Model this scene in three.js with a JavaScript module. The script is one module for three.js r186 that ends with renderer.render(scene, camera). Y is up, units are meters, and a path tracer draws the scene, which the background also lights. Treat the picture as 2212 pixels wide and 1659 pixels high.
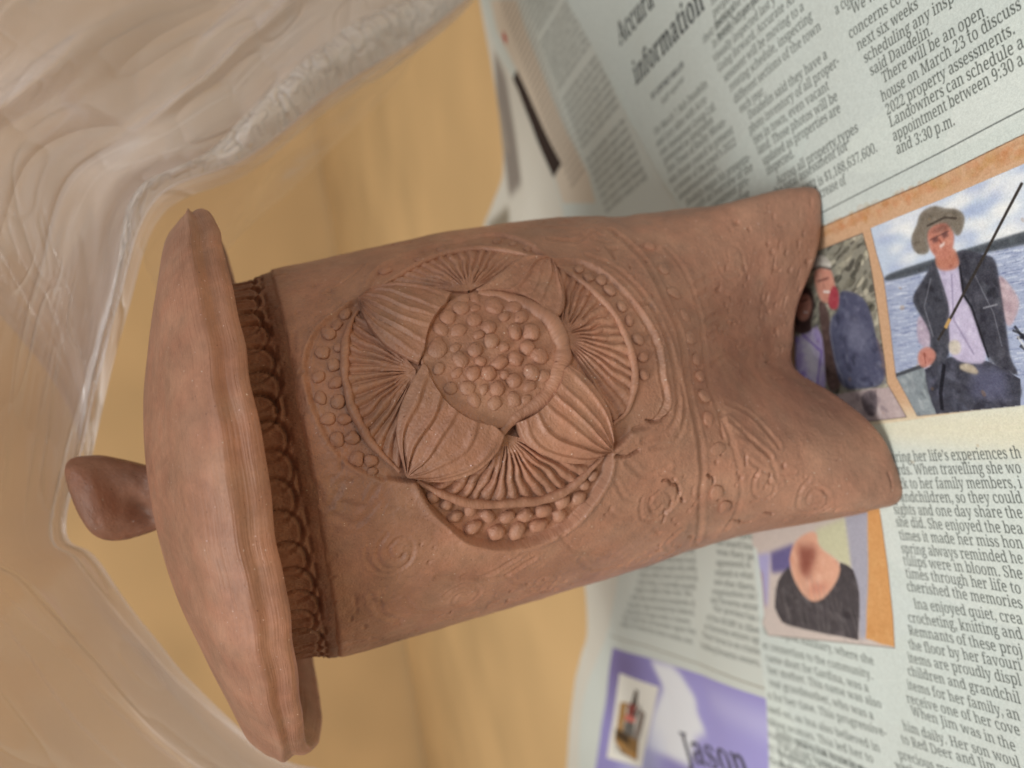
import * as THREE from 'three';
import { RectAreaLightUniformsLib } from 'three/addons/lights/RectAreaLightUniformsLib.js';
import { mergeGeometries } from 'three/addons/utils/BufferGeometryUtils.js';

// ------------------------------------------------------------------ camera, light, exposure
const scene = new THREE.Scene();
const renderer = new THREE.WebGLRenderer({ antialias: true });
renderer.setSize(1024, 768);
renderer.toneMapping = THREE.LinearToneMapping;
renderer.toneMappingExposure = 1.0;
renderer.shadowMap.enabled = true;

const PITCH = 17.5 * Math.PI / 180, ROLL = 10 * Math.PI / 180, EYE = 0.145;
const camera = new THREE.PerspectiveCamera(2 * Math.atan(829.5 / 1661) * 180 / Math.PI, 4 / 3, 0.01, 20);
{ // the phone is held turned by a quarter: the top of its picture points to the right of the table
  const f = new THREE.Vector3(0, -Math.sin(PITCH), -Math.cos(PITCH)), u = new THREE.Vector3(0, Math.cos(PITCH), -Math.sin(PITCH)), r = new THREE.Vector3(1, 0, 0);
  const up = r.clone().multiplyScalar(Math.cos(ROLL)).addScaledVector(u, -Math.sin(ROLL));
  camera.position.set(0, EYE, 0); camera.up.copy(up); camera.lookAt(f.clone().add(camera.position));
}
camera.focus = 0.147; camera.userData.fStop = 12;

scene.background = new THREE.Color(0.175, 0.178, 0.175);          // the room's own even light
RectAreaLightUniformsLib.init();
function lamp(x, y, z, w, h, power, color, tx, ty, tz) {
  const l = new THREE.RectAreaLight(color, power, w, h); l.position.set(x, y, z); l.lookAt(tx, ty, tz); scene.add(l); return l;
}
lamp(-0.42, 1.25, 0.34, 0.62, 0.42, 19.5, new THREE.Color(1, 0.985, 0.95), 0, 0, -0.2);   // ceiling lamp above the table, up and to the left
lamp(0.42, 0.95, 1.05, 0.4, 0.3, 15, new THREE.Color(0.95, 0.99, 1.0), 0, 0, -0.2);    // added front light, small and bright for glints on the bag film

// ------------------------------------------------------------------ helpers
let seed = 7;
const rnd = () => { seed = (seed + 0x6d2b79f5) | 0; let t = Math.imul(seed ^ (seed >>> 15), 1 | seed); t = (t + Math.imul(t ^ (t >>> 7), 61 | t)) ^ t; return ((t ^ (t >>> 14)) >>> 0) / 4294967296; };
const ss = (a, b, x) => { x = Math.min(1, Math.max(0, (x - a) / (b - a))); return x * x * (3 - 2 * x); };
const lerp = (a, b, t) => a + (b - a) * t;
const hash = (x, y, s) => { let h = Math.imul(x | 0, 374761393) + Math.imul(y | 0, 668265263) + Math.imul(s | 0, 982451653); h = Math.imul(h ^ (h >>> 13), 1274126177); return ((h ^ (h >>> 16)) >>> 0) / 4294967296; };
function vnoise(x, y, s, px = 0, py = 0) {                           // value noise, 0..1; px, py: period
  const ix = Math.floor(x), iy = Math.floor(y), fx = x - ix, fy = y - iy, u = fx * fx * (3 - 2 * fx), v = fy * fy * (3 - 2 * fy);
  const w = (a, p) => p ? ((a % p) + p) % p : a;
  const a = hash(w(ix, px), w(iy, py), s), b = hash(w(ix + 1, px), w(iy, py), s), c = hash(w(ix, px), w(iy + 1, py), s), d = hash(w(ix + 1, px), w(iy + 1, py), s);
  return lerp(lerp(a, b, u), lerp(c, d, u), v);
}
const fbm = (x, y, s, n = 4) => { let r = 0, a = .5, t = 0; for (let i = 0; i < n; i++) { r += a * vnoise(x, y, s + i * 17); t += a; a *= .5; x *= 2.03; y *= 2.03; } return r / t; };
const names = {};
const numbered = n => { const k = names[n] = (names[n] ?? -1) + 1; return k ? n + '_' + String(k).padStart(3, '0') : n; };
function thing(name, label, category, [x, y, z], group) {
  const o = new THREE.Group(); o.name = numbered(name); o.position.set(x, y, z); o.userData = { label, category }; if (group) o.userData.group = group; scene.add(o); return o;
}
function origin(p) { const v = new THREE.Vector3(); for (let o = p; o && o !== scene; o = o.parent) v.add(o.position); return v; }
function part(name, geo, mat, parent, extra) {                       // geometry given in the place's own metres
  const o = origin(parent); geo.translate(-o.x, -o.y, -o.z);
  const m = new THREE.Mesh(geo, mat); m.name = name; m.castShadow = m.receiveShadow = true; if (extra) Object.assign(m.userData, extra); parent.add(m); return m;
}
function grid(nu, nv, fn, uvf, flip = false) {
  const P = new Float32Array((nu + 1) * (nv + 1) * 3), T = new Float32Array((nu + 1) * (nv + 1) * 2), I = [];
  let k = 0;
  for (let j = 0; j <= nv; j++) for (let i = 0; i <= nu; i++, k++) {
    const u = i / nu, v = j / nv, p = fn(u, v); P.set(p, k * 3); const t = uvf ? uvf(u, v, p) : [u, v]; T.set(t, k * 2);
    if (i < nu && j < nv) { const a = k, b = k + 1, c = k + nu + 1, d = c + 1; flip ? I.push(a, c, b, b, c, d) : I.push(a, b, c, b, d, c); }
  }
  const g = new THREE.BufferGeometry(); g.setAttribute('position', new THREE.BufferAttribute(P, 3)); g.setAttribute('uv', new THREE.BufferAttribute(T, 2)); g.setIndex(I); g.computeVertexNormals(); return g;
}
function polyAt(L) {                                                 // arc-length sampling of a polyline through a Catmull-Rom
  const c = new THREE.CatmullRomCurve3(L.map(q => new THREE.Vector3(q[0], q[1], q[2] ?? 0)), false, 'centripetal'); c.arcLengthDivisions = 200;
  return t => { const p = c.getPointAt(Math.min(1, Math.max(0, t))); return [p.x, p.y, p.z]; };
}
const segDist = (x, y, a, b) => { const dx = b[0] - a[0], dy = b[1] - a[1], t = Math.min(1, Math.max(0, ((x - a[0]) * dx + (y - a[1]) * dy) / (dx * dx + dy * dy || 1))); return Math.hypot(x - a[0] - t * dx, y - a[1] - t * dy); };
const canvas = (w, h) => { const c = document.createElement('canvas'); c.width = w; c.height = h; return [c, c.getContext('2d')]; };
function noiseCanvas(w, h, f) { const [c, g] = canvas(w, h), d = g.createImageData(w, h); for (let y = 0, k = 0; y < h; y++) for (let x = 0; x < w; x++, k += 4) { const v = f(x, y); d.data[k] = v[0]; d.data[k + 1] = v[1]; d.data[k + 2] = v[2]; d.data[k + 3] = 255; } g.putImageData(d, 0, 0); return c; }
function tex(c, srgb, rep) { const t = new THREE.CanvasTexture(c); if (srgb) t.colorSpace = THREE.SRGBColorSpace; if (rep) { t.wrapS = t.wrapT = THREE.RepeatWrapping; } t.anisotropy = 8; return t; }

// ------------------------------------------------------------------ materials
const TILE = 64;                                                     // mm covered by one repeat of the clay textures
const clayColor = noiseCanvas(1024, 1024, (x, y) => {
  const m = vnoise(x / 128, y / 128, 3, 8, 8) * .5 + vnoise(x / 32, y / 32, 5, 32, 32) * .3 + vnoise(x / 8, y / 8, 9, 128, 128) * .2, g = hash(x, y, 21);
  const k = .86 + m * .27 + (g - .5) * .07, w = vnoise(x / 64, y / 64, 33, 16, 16);
  return [170 * k, (122 + w * 6) * k, (99 + w * 6) * k];
});
{ const g = clayColor.getContext('2d');
  for (let i = 0; i < 150; i++) { g.fillStyle = `rgba(${225 + rnd() * 25},${215 + rnd() * 20},${205 + rnd() * 20},${.45 + rnd() * .5})`; g.beginPath(); g.ellipse(rnd() * 1024, rnd() * 1024, 1 + rnd() * 2, .8 + rnd() * 1.1, rnd() * 3, 0, 7); g.fill(); }
  for (let i = 0; i < 130; i++) { g.fillStyle = `rgba(78,44,32,${.25 + rnd() * .45})`; g.beginPath(); g.ellipse(rnd() * 1024, rnd() * 1024, .8 + rnd() * 2.6, .7 + rnd() * 1.2, rnd() * 3, 0, 7); g.fill(); }
}
const clayBump = noiseCanvas(1024, 1024, (x, y) => {
  const m = vnoise(x / 64, y / 64, 51, 16, 16) * .34 + vnoise(x / 16, y / 16, 53, 64, 64) * .28 + vnoise(x / 5.12, y / 5.12, 57, 200, 200) * .24 + hash(x, y, 61) * .14; return [m * 255, m * 255, m * 255];
});
{ const g = clayBump.getContext('2d');                              // scratches and pinholes left by fingers and tools
  for (let i = 0; i < 90; i++) { const x = rnd() * 1024, y = rnd() * 1024, a = rnd() * 6.3, l = 12 + rnd() * 60; g.strokeStyle = rnd() < .6 ? 'rgba(40,40,40,.25)' : 'rgba(235,235,235,.2)'; g.lineWidth = 1 + rnd() * 2.5; g.beginPath(); g.moveTo(x, y); g.quadraticCurveTo(x + Math.cos(a) * l * .5 + rnd() * 14, y + Math.sin(a) * l * .5 + rnd() * 14, x + Math.cos(a) * l, y + Math.sin(a) * l); g.stroke(); }
  for (let i = 0; i < 120; i++) { g.fillStyle = 'rgba(0,0,0,.5)'; g.beginPath(); g.ellipse(rnd() * 1024, rnd() * 1024, 1 + rnd() * 3, 1 + rnd() * 1.6, rnd() * 3, 0, 7); g.fill(); }
}
const streakBump = noiseCanvas(1024, 1024, (x, y) => {               // drawn-out marks of a tool pulled round the rim
  const m = vnoise(x / 170.667, y / 6, 71, 6, 0) * .4 + vnoise(x / 64, y / 3, 73, 16, 0) * .3 + vnoise(x / 16, y / 16, 75, 64, 64) * .15 + hash(x, y, 77) * .15; return [m * 255, m * 255, m * 255];
});
{ const g = streakBump.getContext('2d'); for (let i = 0; i < 260; i++) { g.fillStyle = `rgba(0,0,0,${.25 + rnd() * .5})`; g.beginPath(); g.ellipse(rnd() * 1024, rnd() * 1024, 2 + rnd() * 7, .8 + rnd() * 1.7, (rnd() - .5) * .3, 0, 7); g.fill(); } }
const tClay = tex(clayColor, true, true), tBump = tex(clayBump, false, true), tStreak = tex(streakBump, false, true);
const clay = new THREE.MeshPhysicalMaterial({ name: 'clay', color: 0xffffff, map: tClay, bumpMap: tBump, bumpScale: 0.00034, roughness: .47, specularIntensity: .9 });
const clayLid = new THREE.MeshPhysicalMaterial({ name: 'smoothed clay', color: 0xffffff, map: tClay, bumpMap: tStreak, bumpScale: 0.0002, roughness: .46, specularIntensity: .8 });
const clayKnob = new THREE.MeshPhysicalMaterial({ name: 'darker smooth clay', color: new THREE.Color(.80, .77, .76), map: tClay, bumpMap: tBump, bumpScale: 0.0002, roughness: .42, specularIntensity: .8 });  // darker, slightly smoother clay for the knob
const clayShaded = clay.clone(); clayShaded.name = 'shaded clay'; clayShaded.color.setRGB(.62, .57, .55); clayShaded.roughness = .5;  // shade under the lid, put into the colour of the neck band
const UV = (s, h) => [s / TILE, h / TILE];

// ------------------------------------------------------------------ table and wall
const wood = noiseCanvas(1024, 1024, (x, y) => {
  const m = vnoise(x / 256, y / 204.8, 81, 4, 5) * .5 + vnoise(x / 128, y / 102.4, 83, 8, 10) * .3 + vnoise(x / 64, y / 64, 85, 16, 16) * .1 + hash(x, y, 87) * .1, k = .90 + m * .2; return [221 * k, 184 * k, 132 * k];
});
const tableMat = new THREE.MeshPhysicalMaterial({ name: 'tan table', map: tex(wood, true, true), roughness: .5, specularIntensity: .5 });
const wallMat = new THREE.MeshStandardMaterial({ name: 'tan wall', map: tex(wood, true, true), color: new THREE.Color(.97, .95, .93), roughness: .8 });
{ const g = new THREE.BoxGeometry(3.0, .03, 1.9); for (let i = 0, u = g.attributes.uv; i < u.count; i++) u.setXY(i, u.getX(i) * 6, u.getY(i) * 4); g.translate(0, -.0166, -.35); const m = new THREE.Mesh(g, tableMat); m.name = 'table_top'; m.userData = { kind: 'structure', label: 'tan table top under the newspapers and the clay jar' }; m.receiveShadow = m.castShadow = true; scene.add(m);
  const w = new THREE.BoxGeometry(4.6, 2.4, .08); for (let i = 0, u = w.attributes.uv; i < u.count; i++) u.setXY(i, u.getX(i) * 7, u.getY(i) * 4); w.translate(0, .7, -1.35); const n = new THREE.Mesh(w, wallMat); n.name = 'wall'; n.userData = { kind: 'structure', label: 'plain tan wall behind the table' }; n.receiveShadow = n.castShadow = true; scene.add(n); }

// ------------------------------------------------------------------ newspapers (print is in ground millimetres: x to the right, z towards the reader)
const NEWS = {"head":[["Accura",116.5,-253.8,117.7,-226.9],["information",99,-247.7,102.5,-200.1]],"by":[["BY CORTNEY MILLER",89.9,-238.7,91.7,-216.2],["Staff reporter",85.8,-233.1,87.6,-217]],"col2":[["On March 7, Rob Daudelin",78,-240.6,80.4,-204.4],["and Cory Allen with Accu-",73.7,-240.6,76.3,-205.8],["rate Assessment Group Ltd.",70,-239.2,72.4,-202.1],["presented an integration",66.6,-237.7,69.2,-204.7],["into Town of Rocky Moun-",63,-236.6,66.3,-198.5],["tain House council to present",59.2,-236.8,62.6,-195.9],["a review of the town’s 2022",55.6,-234.7,58.9,-195.7],["assessment.",52.4,-232.9,55,-206.1],["Daudelin began his presenta-",49.1,-228.9,52.5,-190.5],["tion with an overview of the",45.8,-229.3,49.5,-190.3],["property assessment pro-",42.2,-228.4,46.5,-192.8],["cess, giving the value",38.7,-227.5,42.6,-193.9]],"col3":[["their findings.",93,-203.5,94.7,-185.4],["In Rocky, all prope",89.3,-198.9,91.5,-175.2],["visually inspected last y",85.3,-199.3,87.7,-168.8],["Going forward, Accurate As",81.5,-197.8,84.5,-162.2],["sessment will be moving to a",77.6,-195.6,80.9,-159.6],["rotating schedule, inspecting",74,-193.9,77.3,-157.4],["different sections of the town",70,-192.9,73.6,-155.2],["each year.",66.5,-191.2,67.5,-179.1],["Daudelin said they have a",63.4,-187.9,66.2,-154.8],["photo inventory of all proper-",59.5,-188.8,63,-151.4],["ties in town, even vacant",55.9,-187.7,58.9,-156.2],["land. Those photos will be",52.6,-186.8,55.3,-154],["updated as properties are",49,-185.4,52.2,-153.7],["inspected.",45.9,-184.7,47.2,-172.1],["Across all property types",42,-181.1,45.6,-149.2],["the total assessment for",39,-183.2,42.6,-153.1],["ky in 2022 is $1,188,637,600.",35.6,-178.1,39.1,-144.5],["an increase of",33.3,-170.8,34.7,-155.7]],"col4":[["a cou",74.2,-149.7,74.8,-143.6],["“We w",71.9,-146.1,71.8,-137.6],["concerns co",67,-146.9,67.8,-131.5],["next six weeks ",63.3,-145.3,64.4,-126.8],["scheduling any insp",59.8,-144.1,61.2,-119],["said Daudelin.",56.3,-143.1,57.6,-125.1],["There will be an open",53.3,-140.1,55.2,-113.1],["house on March 23 to discuss",49.4,-141.3,52.8,-105.7],["2022 property assessments.",46,-140.6,49.1,-107.7],["Landowners can schedule a",43,-140.2,45.8,-106.5],["appointment between 9:30 a",39.6,-139.8,42.8,-107.1],["and 3:30 p.m.",36.4,-139.4,37.4,-123.6]],"colR":[["sharing her life’s experiences th",-36.1,-159.7,-33.5,-121.3],["words. When travelling she wo",-39.3,-159.2,-36.7,-121.9],["back to her family members, i",-42.8,-158.8,-39.9,-122.5],["grandchildren, so they could",-46.2,-159,-43.2,-123.1],["sights and one day share the",-49.4,-159.2,-46.5,-123.7],["she did. She enjoyed the bea",-52.6,-159.2,-50,-124.4],["times it made her miss hon",-56,-158.8,-53.2,-125],["spring always reminded he",-59.4,-158.9,-56.6,-125.6],["tulips were in bloom. She",-62.5,-158.8,-60,-126.3],["times through her life to",-65.7,-158.7,-63.4,-127.3],["cherished the memories",-69.1,-159.1,-66.7,-127.5],["Ina enjoyed quiet, crea",-73.3,-157.6,-70.3,-128.2],["crocheting, knitting and",-77.4,-160.3,-73.8,-128.8],["Remnants of these proj",-80.9,-160.9,-77.6,-129.5],["the floor by her favouri",-84.8,-161.7,-81,-130.2],["items are proudly displ",-88.6,-162.8,-84.5,-130.8],["children and grandchil",-92.3,-163.8,-88.7,-131.6],["items for her family, an",-96.4,-164.9,-92.8,-132.4],["receive one of her cove",-100.3,-166.1,-96.4,-133],["When Jim was in the",-103.3,-165.2,-100.7,-134.9],["him daily. Her son woul",-109,-169.3,-104.3,-134.5],["to Red Deer and Jim",-113.1,-170.8,-108.4,-141.3],["precious memories of the",-118.2,-173,-111.8,-135.9]],"colW":[["the Hospital Auxiliary, where she",-97.6,-226.9,-93.5,-176.2],["er connection to the community.",-103.1,-228.2,-98,-177.7],["came short for Gardina, was a",-107,-227.3,-102.5,-180.3],["her mother. This name was also",-111.1,-227.1,-105.7,-176.3],["reat grandmother, who was a",-115.5,-227.6,-110.3,-180.2],["n for her time. This progressive-",-120.5,-229.3,-113.7,-176.2],["ssed on, as Ina also believed in",-125.5,-230.7,-119.4,-179.9],["nking woman. This led her to",-130.4,-232,-124,-183.4],["ication. She took training",-135.3,-233.4,-128.9,-188.5],["ty in Calgary, where she",-140.3,-234.6,-133.2,-191.4],["thod of teaching",-145.4,-235.5,-140.8,-205]],"colA":[["over time, it would sound",-101,-325.7,-92.2,-270.9],["right to add to the rest. We",-105.4,-329.7,-96,-275],["will also send you hundreds of",-110.1,-335.1,-99.7,-274],["family cake around the federal",-114.6,-339.3,-103.9,-276.5],["minister of state work. It shows",-118.8,-343.4,-108.7,-281],["the portion of income upon the",-122.7,-347.5,-112.1,-277.9],["table at home the store works, but",-126.7,-351.6,-117.2,-281.9]],"colB":[["agreements w",-79.4,-252.5,-76.5,-230.1],["related to what",-83.4,-254.2,-80,-229.4],["and other Alberta",-87.1,-255.9,-84.2,-229.8],["organizations can j",-91.3,-258.3,-86.9,-228.1],["any firearms seizure",-94.9,-260.5,-90.6,-227.5],["Our province has al",-97.8,-259.3,-94.6,-227.7],["of the RCMP in Albert",-102.8,-265.6,-98.9,-228.6],["as firearms seizure agen",-107,-268.6,-102.4,-228.3],["Their focus is on criminal",-111.4,-271.7,-106.4,-228.6],["holding firearms owners. A",-116.5,-275,-110.6,-229]],"polys":{"rule":[[28.9,-181.4],[32,-141.6],[34.9,-108.6]],"fold":[[153.1,-289.5],[112.1,-266.4],[63.2,-242],[49.8,-233.6]],"brown":[[25.4,-182.3],[26.4,-170],[27.9,-134.5],[30.2,-109.4],[-22,-119.2],[-25.1,-147.4],[-27,-167.3],[-28.9,-197.1]],"ph1":[[20.4,-180.1],[21.6,-153.1],[16.3,-152.4],[3.7,-152.6],[-8.9,-153.2],[-16,-154],[-24.5,-149.8],[-26,-169],[-27.5,-192.9]],"ph2":[[22.1,-150.3],[23.2,-130.9],[25.3,-110.4],[-22.4,-119.3],[-24.3,-146.5],[-14.5,-150.7],[-3,-149.5],[9.8,-149],[15.7,-149.8]],"sky":[[22.1,-150.3],[25.3,-110.4],[11.1,-113],[10.7,-124.9],[10.1,-135.5],[9.1,-148.6],[15.7,-149.8]],"hill":[[9.9,-148.4],[10.4,-141.6],[10.7,-135.4],[11.2,-125.6],[11.5,-117.6],[11.7,-112.9],[9.6,-113.3],[10.3,-125],[9,-135.7],[8.8,-148.7]],"hat":[[14.9,-138.9],[17.2,-138.7],[19.4,-136.5],[21.8,-135.5],[22.4,-131.7],[20.7,-129.2],[20.3,-126.7],[18.6,-124.9],[16.6,-125.3],[14.4,-127],[16.9,-128.2],[18.8,-129.6],[18.4,-134.2],[15.6,-135.2],[12.8,-134.7],[13.1,-137.7]],"face":[[16.3,-134.8],[18.4,-133.9],[18.9,-130],[16.9,-128.2],[14,-128.2],[11.3,-129.6],[10.2,-131.4],[11.7,-133.3],[13.9,-134.4]],"neck":[[12.1,-133.2],[12.6,-128.7],[10.2,-127.9],[8.2,-127.9],[8.1,-131.4],[9.1,-133.4]],"smile":[[13.7,-132],[14.3,-130.3],[13.4,-130.7],[13,-131.8]],"shirt":[[8.8,-133.7],[8.4,-127.6],[1.7,-127.5],[-0.3,-126.5],[-12.7,-124.6],[-12.9,-128.8],[-11.1,-134.2],[-3.4,-133.7],[0,-132.2]],"vestL":[[10.8,-134.2],[8.1,-135.9],[3.9,-141.1],[1.9,-141],[-3.6,-138.1],[-6.7,-137.9],[-13.6,-140.5],[-11,-134.2],[-3.4,-133.3],[0,-132.1],[8.8,-133.6]],"vestR":[[11.7,-128],[10.1,-123.8],[8.4,-119.6],[5.6,-119.2],[-7.7,-119.6],[-12.9,-120],[-16.5,-118.2],[-12.9,-124.7],[-0.5,-126.5],[1.8,-128.1],[8.4,-127.6]],"sleeveL":[[-0.1,-140.5],[-3.6,-138.1],[-6.7,-137.9],[-8.1,-139.4],[-7.1,-142]],"sleeveR":[[5.6,-119.2],[-0.6,-115.5],[-2.9,-116.1],[-5.9,-118.3],[-5.3,-119.1],[-0.3,-119.5]],"rod":[[21.3,-111.1],[9.2,-121.5],[-4.1,-133.7]],"hand":[[-9.1,-142.2],[-8.1,-139.4],[-9.9,-137.6],[-11.7,-138.9],[-12.9,-141.6],[-11.8,-143]],"legs":[[-13.3,-141.6],[-11,-134],[-12.9,-124.7],[-16.9,-118.2],[-22.4,-119.3],[-24,-140.8],[-18.6,-141.6]],"knees":[[-13.4,-132.7],[-12.7,-129.6],[-15.2,-127.4],[-14.7,-130]],"boat":[[-14.7,-150.8],[-12.5,-141.7],[-24,-140.8],[-24.3,-146.5]],"cap":[[16.4,-174.4],[18.6,-173.8],[19.8,-169.8],[17.6,-166.7],[15.2,-166.1],[17,-170.5]],"face1":[[15.3,-173.5],[16.8,-170.6],[15.3,-166.7],[11.7,-166.3],[8.1,-166.6],[6.5,-170.5],[8.7,-173.3]],"collar":[[10.9,-167.1],[9.5,-165.3],[4.9,-166.4],[4.8,-168.7],[6.4,-170.2]],"jack":[[8.8,-165.1],[8.3,-161.3],[5.8,-156.6],[1.5,-155.2],[-6.6,-154.9],[-16,-154.3],[-16.8,-162.5],[-16.5,-170.4],[-8.6,-171.4],[-0.8,-171.4],[2.7,-169.5],[4,-166]],"jackR":[[-2.1,-156.7],[-6.7,-153.3],[-16,-154],[-14.2,-161.9]],"shirt1":[[8.7,-173.3],[5.1,-170.5],[-0.8,-171.1],[-9.6,-170.6],[-16.5,-170.4],[-17.1,-176.5],[-4.6,-174.3],[2.4,-174.2]],"wface":[[10.1,-181.4],[10.4,-177.3],[7.4,-176.4],[3.5,-179.1],[3.5,-182.4],[6.1,-183.9]],"whair":[[4.8,-185],[10.3,-182.8],[12.7,-177.4],[9.5,-175],[4.6,-176.8],[2.5,-178.7],[0.1,-178.3],[-0.1,-185.5]],"wjack":[[0.2,-187.4],[-1.7,-183.8],[1.6,-175.8],[-4.6,-174.3],[-17.1,-177.2],[-18.4,-179.2],[-15.3,-183.7],[-8.6,-188.6]],"legs1":[[-18.2,-174.1],[-17.7,-163.9],[-16.9,-153.4],[-24.5,-149.8],[-26,-169]],"legs1b":[[-18.6,-164.1],[-17.1,-157.9],[-24,-159.5],[-23.9,-163]],"wom":[[-63.9,-231.7],[-68.2,-222.6],[-80,-223.2],[-91.5,-225.2],[-94.2,-226.7],[-97.8,-224.4],[-86.1,-167.1],[-77.3,-165.6],[-63.5,-164.5],[-50,-164.1],[-36.5,-163.4],[-45.5,-201.7]],"wyel":[[-57.4,-190.9],[-52.2,-177],[-66.8,-178.2],[-65.9,-182.8],[-62.3,-191.6]],"wgrey":[[-52.2,-177.5],[-48.5,-167.9],[-68.4,-171.9],[-86.3,-177.2],[-87.1,-180.4],[-72.9,-177.3],[-66.9,-178.4]],"worng":[[-48.6,-168.3],[-45.7,-162.8],[-61.8,-162.9],[-75.4,-164.5],[-85.8,-167],[-86.4,-177.7],[-68.4,-171.9]],"wskin":[[-61.8,-200.9],[-57.3,-190.3],[-63,-191.8],[-65.7,-182.5],[-70.8,-184.5],[-78.4,-192.5],[-81.1,-199.7],[-76.7,-205.4],[-69.1,-206.4]],"wshade":[[-63.6,-200.5],[-62.7,-191.7],[-67,-193.6],[-73.5,-198.6],[-72.6,-202]],"wtop":[[-65.7,-182.5],[-67.1,-177.8],[-73.5,-177],[-87.7,-180.8],[-91,-209.9],[-91.4,-216.1],[-87.1,-218.7],[-77.3,-214.1],[-71.2,-206.9],[-76.7,-205.4],[-81.1,-199.7],[-78.4,-192.5],[-70.8,-184.5]],"wleft":[[-70.9,-225.9],[-68.2,-215.4],[-86.9,-222.3],[-88.2,-225.9],[-80.8,-227.1]],"wleft2":[[-68.2,-215.4],[-63.3,-202.2],[-72.4,-206.1],[-75.3,-216.6]],"ad":[[-141.7,-366.9],[-121.6,-229.6],[-223.7,-423.6]],"adRule":[[-135.7,-367.8],[-118.2,-229.4]],"crest":[[-154,-363.7],[-147.8,-321.8],[-200.9,-358.6],[-215.6,-406.5]],"crestE":[[-155.3,-346.1],[-169.9,-356.8],[-167.3,-366.4],[-195.2,-386.1],[-194.8,-366.5],[-162.1,-341.4],[-173.9,-358.4]],"crestT":[[-205.7,-391.8],[-199.9,-365.9]],"jason":[[-175.7,-307.2],[-160.4,-252.2]],"cloud1":[[-136.7,-327.2],[-132.5,-306.3],[-134.3,-298.9],[-141.6,-288.1],[-147.8,-289.3],[-154.6,-284.4],[-161.6,-294.8],[-177.8,-305],[-186.1,-348],[-163.4,-332.5],[-146.4,-317.5]],"bar":[[155.3,-360.1],[96.1,-326.7],[93.2,-337.9],[153.9,-367]],"s2top":[[208.8,-393.3],[180.1,-387.1],[153.2,-365.4],[121.4,-349.7],[92.3,-336.7],[79.9,-334.6]],"s3top":[[210.8,-397.1],[190.6,-397.7],[163.3,-397.8],[137.4,-401.8],[118.8,-408.4],[101.6,-411.6]],"greyS":[[180,-389.6],[161.1,-380.3],[135.9,-379.7],[104.1,-383],[103.9,-407.8],[124.6,-404.8],[157.1,-399.2]],"grey2":[[116.5,-450.3],[106.6,-411.6],[91.7,-415.9],[104.1,-464.1]],"tanband":[[201.9,-380.4],[183.4,-345.9],[165.6,-340.6],[150.7,-334.1],[128.7,-325],[105.4,-314.5],[83.5,-301.8],[70.1,-299.7],[79.5,-333.1],[92.8,-336.4],[96.1,-326.7],[155.3,-360.1],[184,-377.6]],"s2cols":[[129.9,-307.2],[130.2,-284.8],[85.9,-279.2],[87.8,-255.2],[60.9,-250.6],[75.6,-289.6]],"s2bot":[[-167.4,-404.9],[-142.7,-370.2],[-122.5,-353.7],[-189.2,-422.8],[-216.4,-440.2],[-239.3,-447.8]],"s3bot":[[-125.6,-382],[-141.5,-385.8],[-161.4,-402.2],[-187.4,-425.5]]}};
const PL = NEWS.polys;
function press(x0, x1, z0, z1, k, base) {
  const W = Math.round((z1 - z0) * k), H = Math.round((x1 - x0) * k), [c, g] = canvas(W, H);
  g.fillStyle = base; g.fillRect(0, 0, W, H);
  const U = z => (z - z0) * k, V = x => (x1 - x) * k;
  const path = pts => { g.beginPath(); pts.forEach((q, i) => i ? g.lineTo(U(q[1]), V(q[0])) : g.moveTo(U(q[1]), V(q[0]))); };
  const fill = (pts, col) => { path(pts); g.closePath(); g.fillStyle = col; g.fill(); };
  const soft = (pts, col, b) => { g.save(); g.filter = `blur(${b * k}px)`; fill(pts, col); g.restore(); };
  const line = (pts, col, w) => { path(pts); g.strokeStyle = col; g.lineWidth = w * k; g.stroke(); };
  const text = ([t, x0, z0, x1, z1], mm, col = '#3a3d3b', font = 'serif', weight = '') => {
    const dx = U(z1) - U(z0), dy = V(x1) - V(x0), L = Math.hypot(dx, dy), px = mm * k; g.save(); g.font = `${weight} ${px}px ${font}`; const w = g.measureText(t).width;
    g.transform(dx / L, dy / L, -dy / L, dx / L, U(z0), V(x0)); g.scale(L / w, 1); g.fillStyle = col; g.fillText(t, 0, 0); g.restore();
  };
  const clip = pts => { g.save(); path(pts); g.closePath(); g.clip(); };
  return { c, g, U, V, k, path, fill, soft, line, text, clip, W, H };
}
const pitchOf = L => { const i = L.length - 1; return Math.abs(L[i][1] - L[0][1]) / i; };
const words = 'the of and to in for was with her that she town council said year they have from road will news local week county house church school winter river board street family public report member people'.split(' ');
const filler = n => { let s = ''; while (s.length < n) s += words[Math.floor(rnd() * words.length)] + ' '; return s.trim(); };

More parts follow.
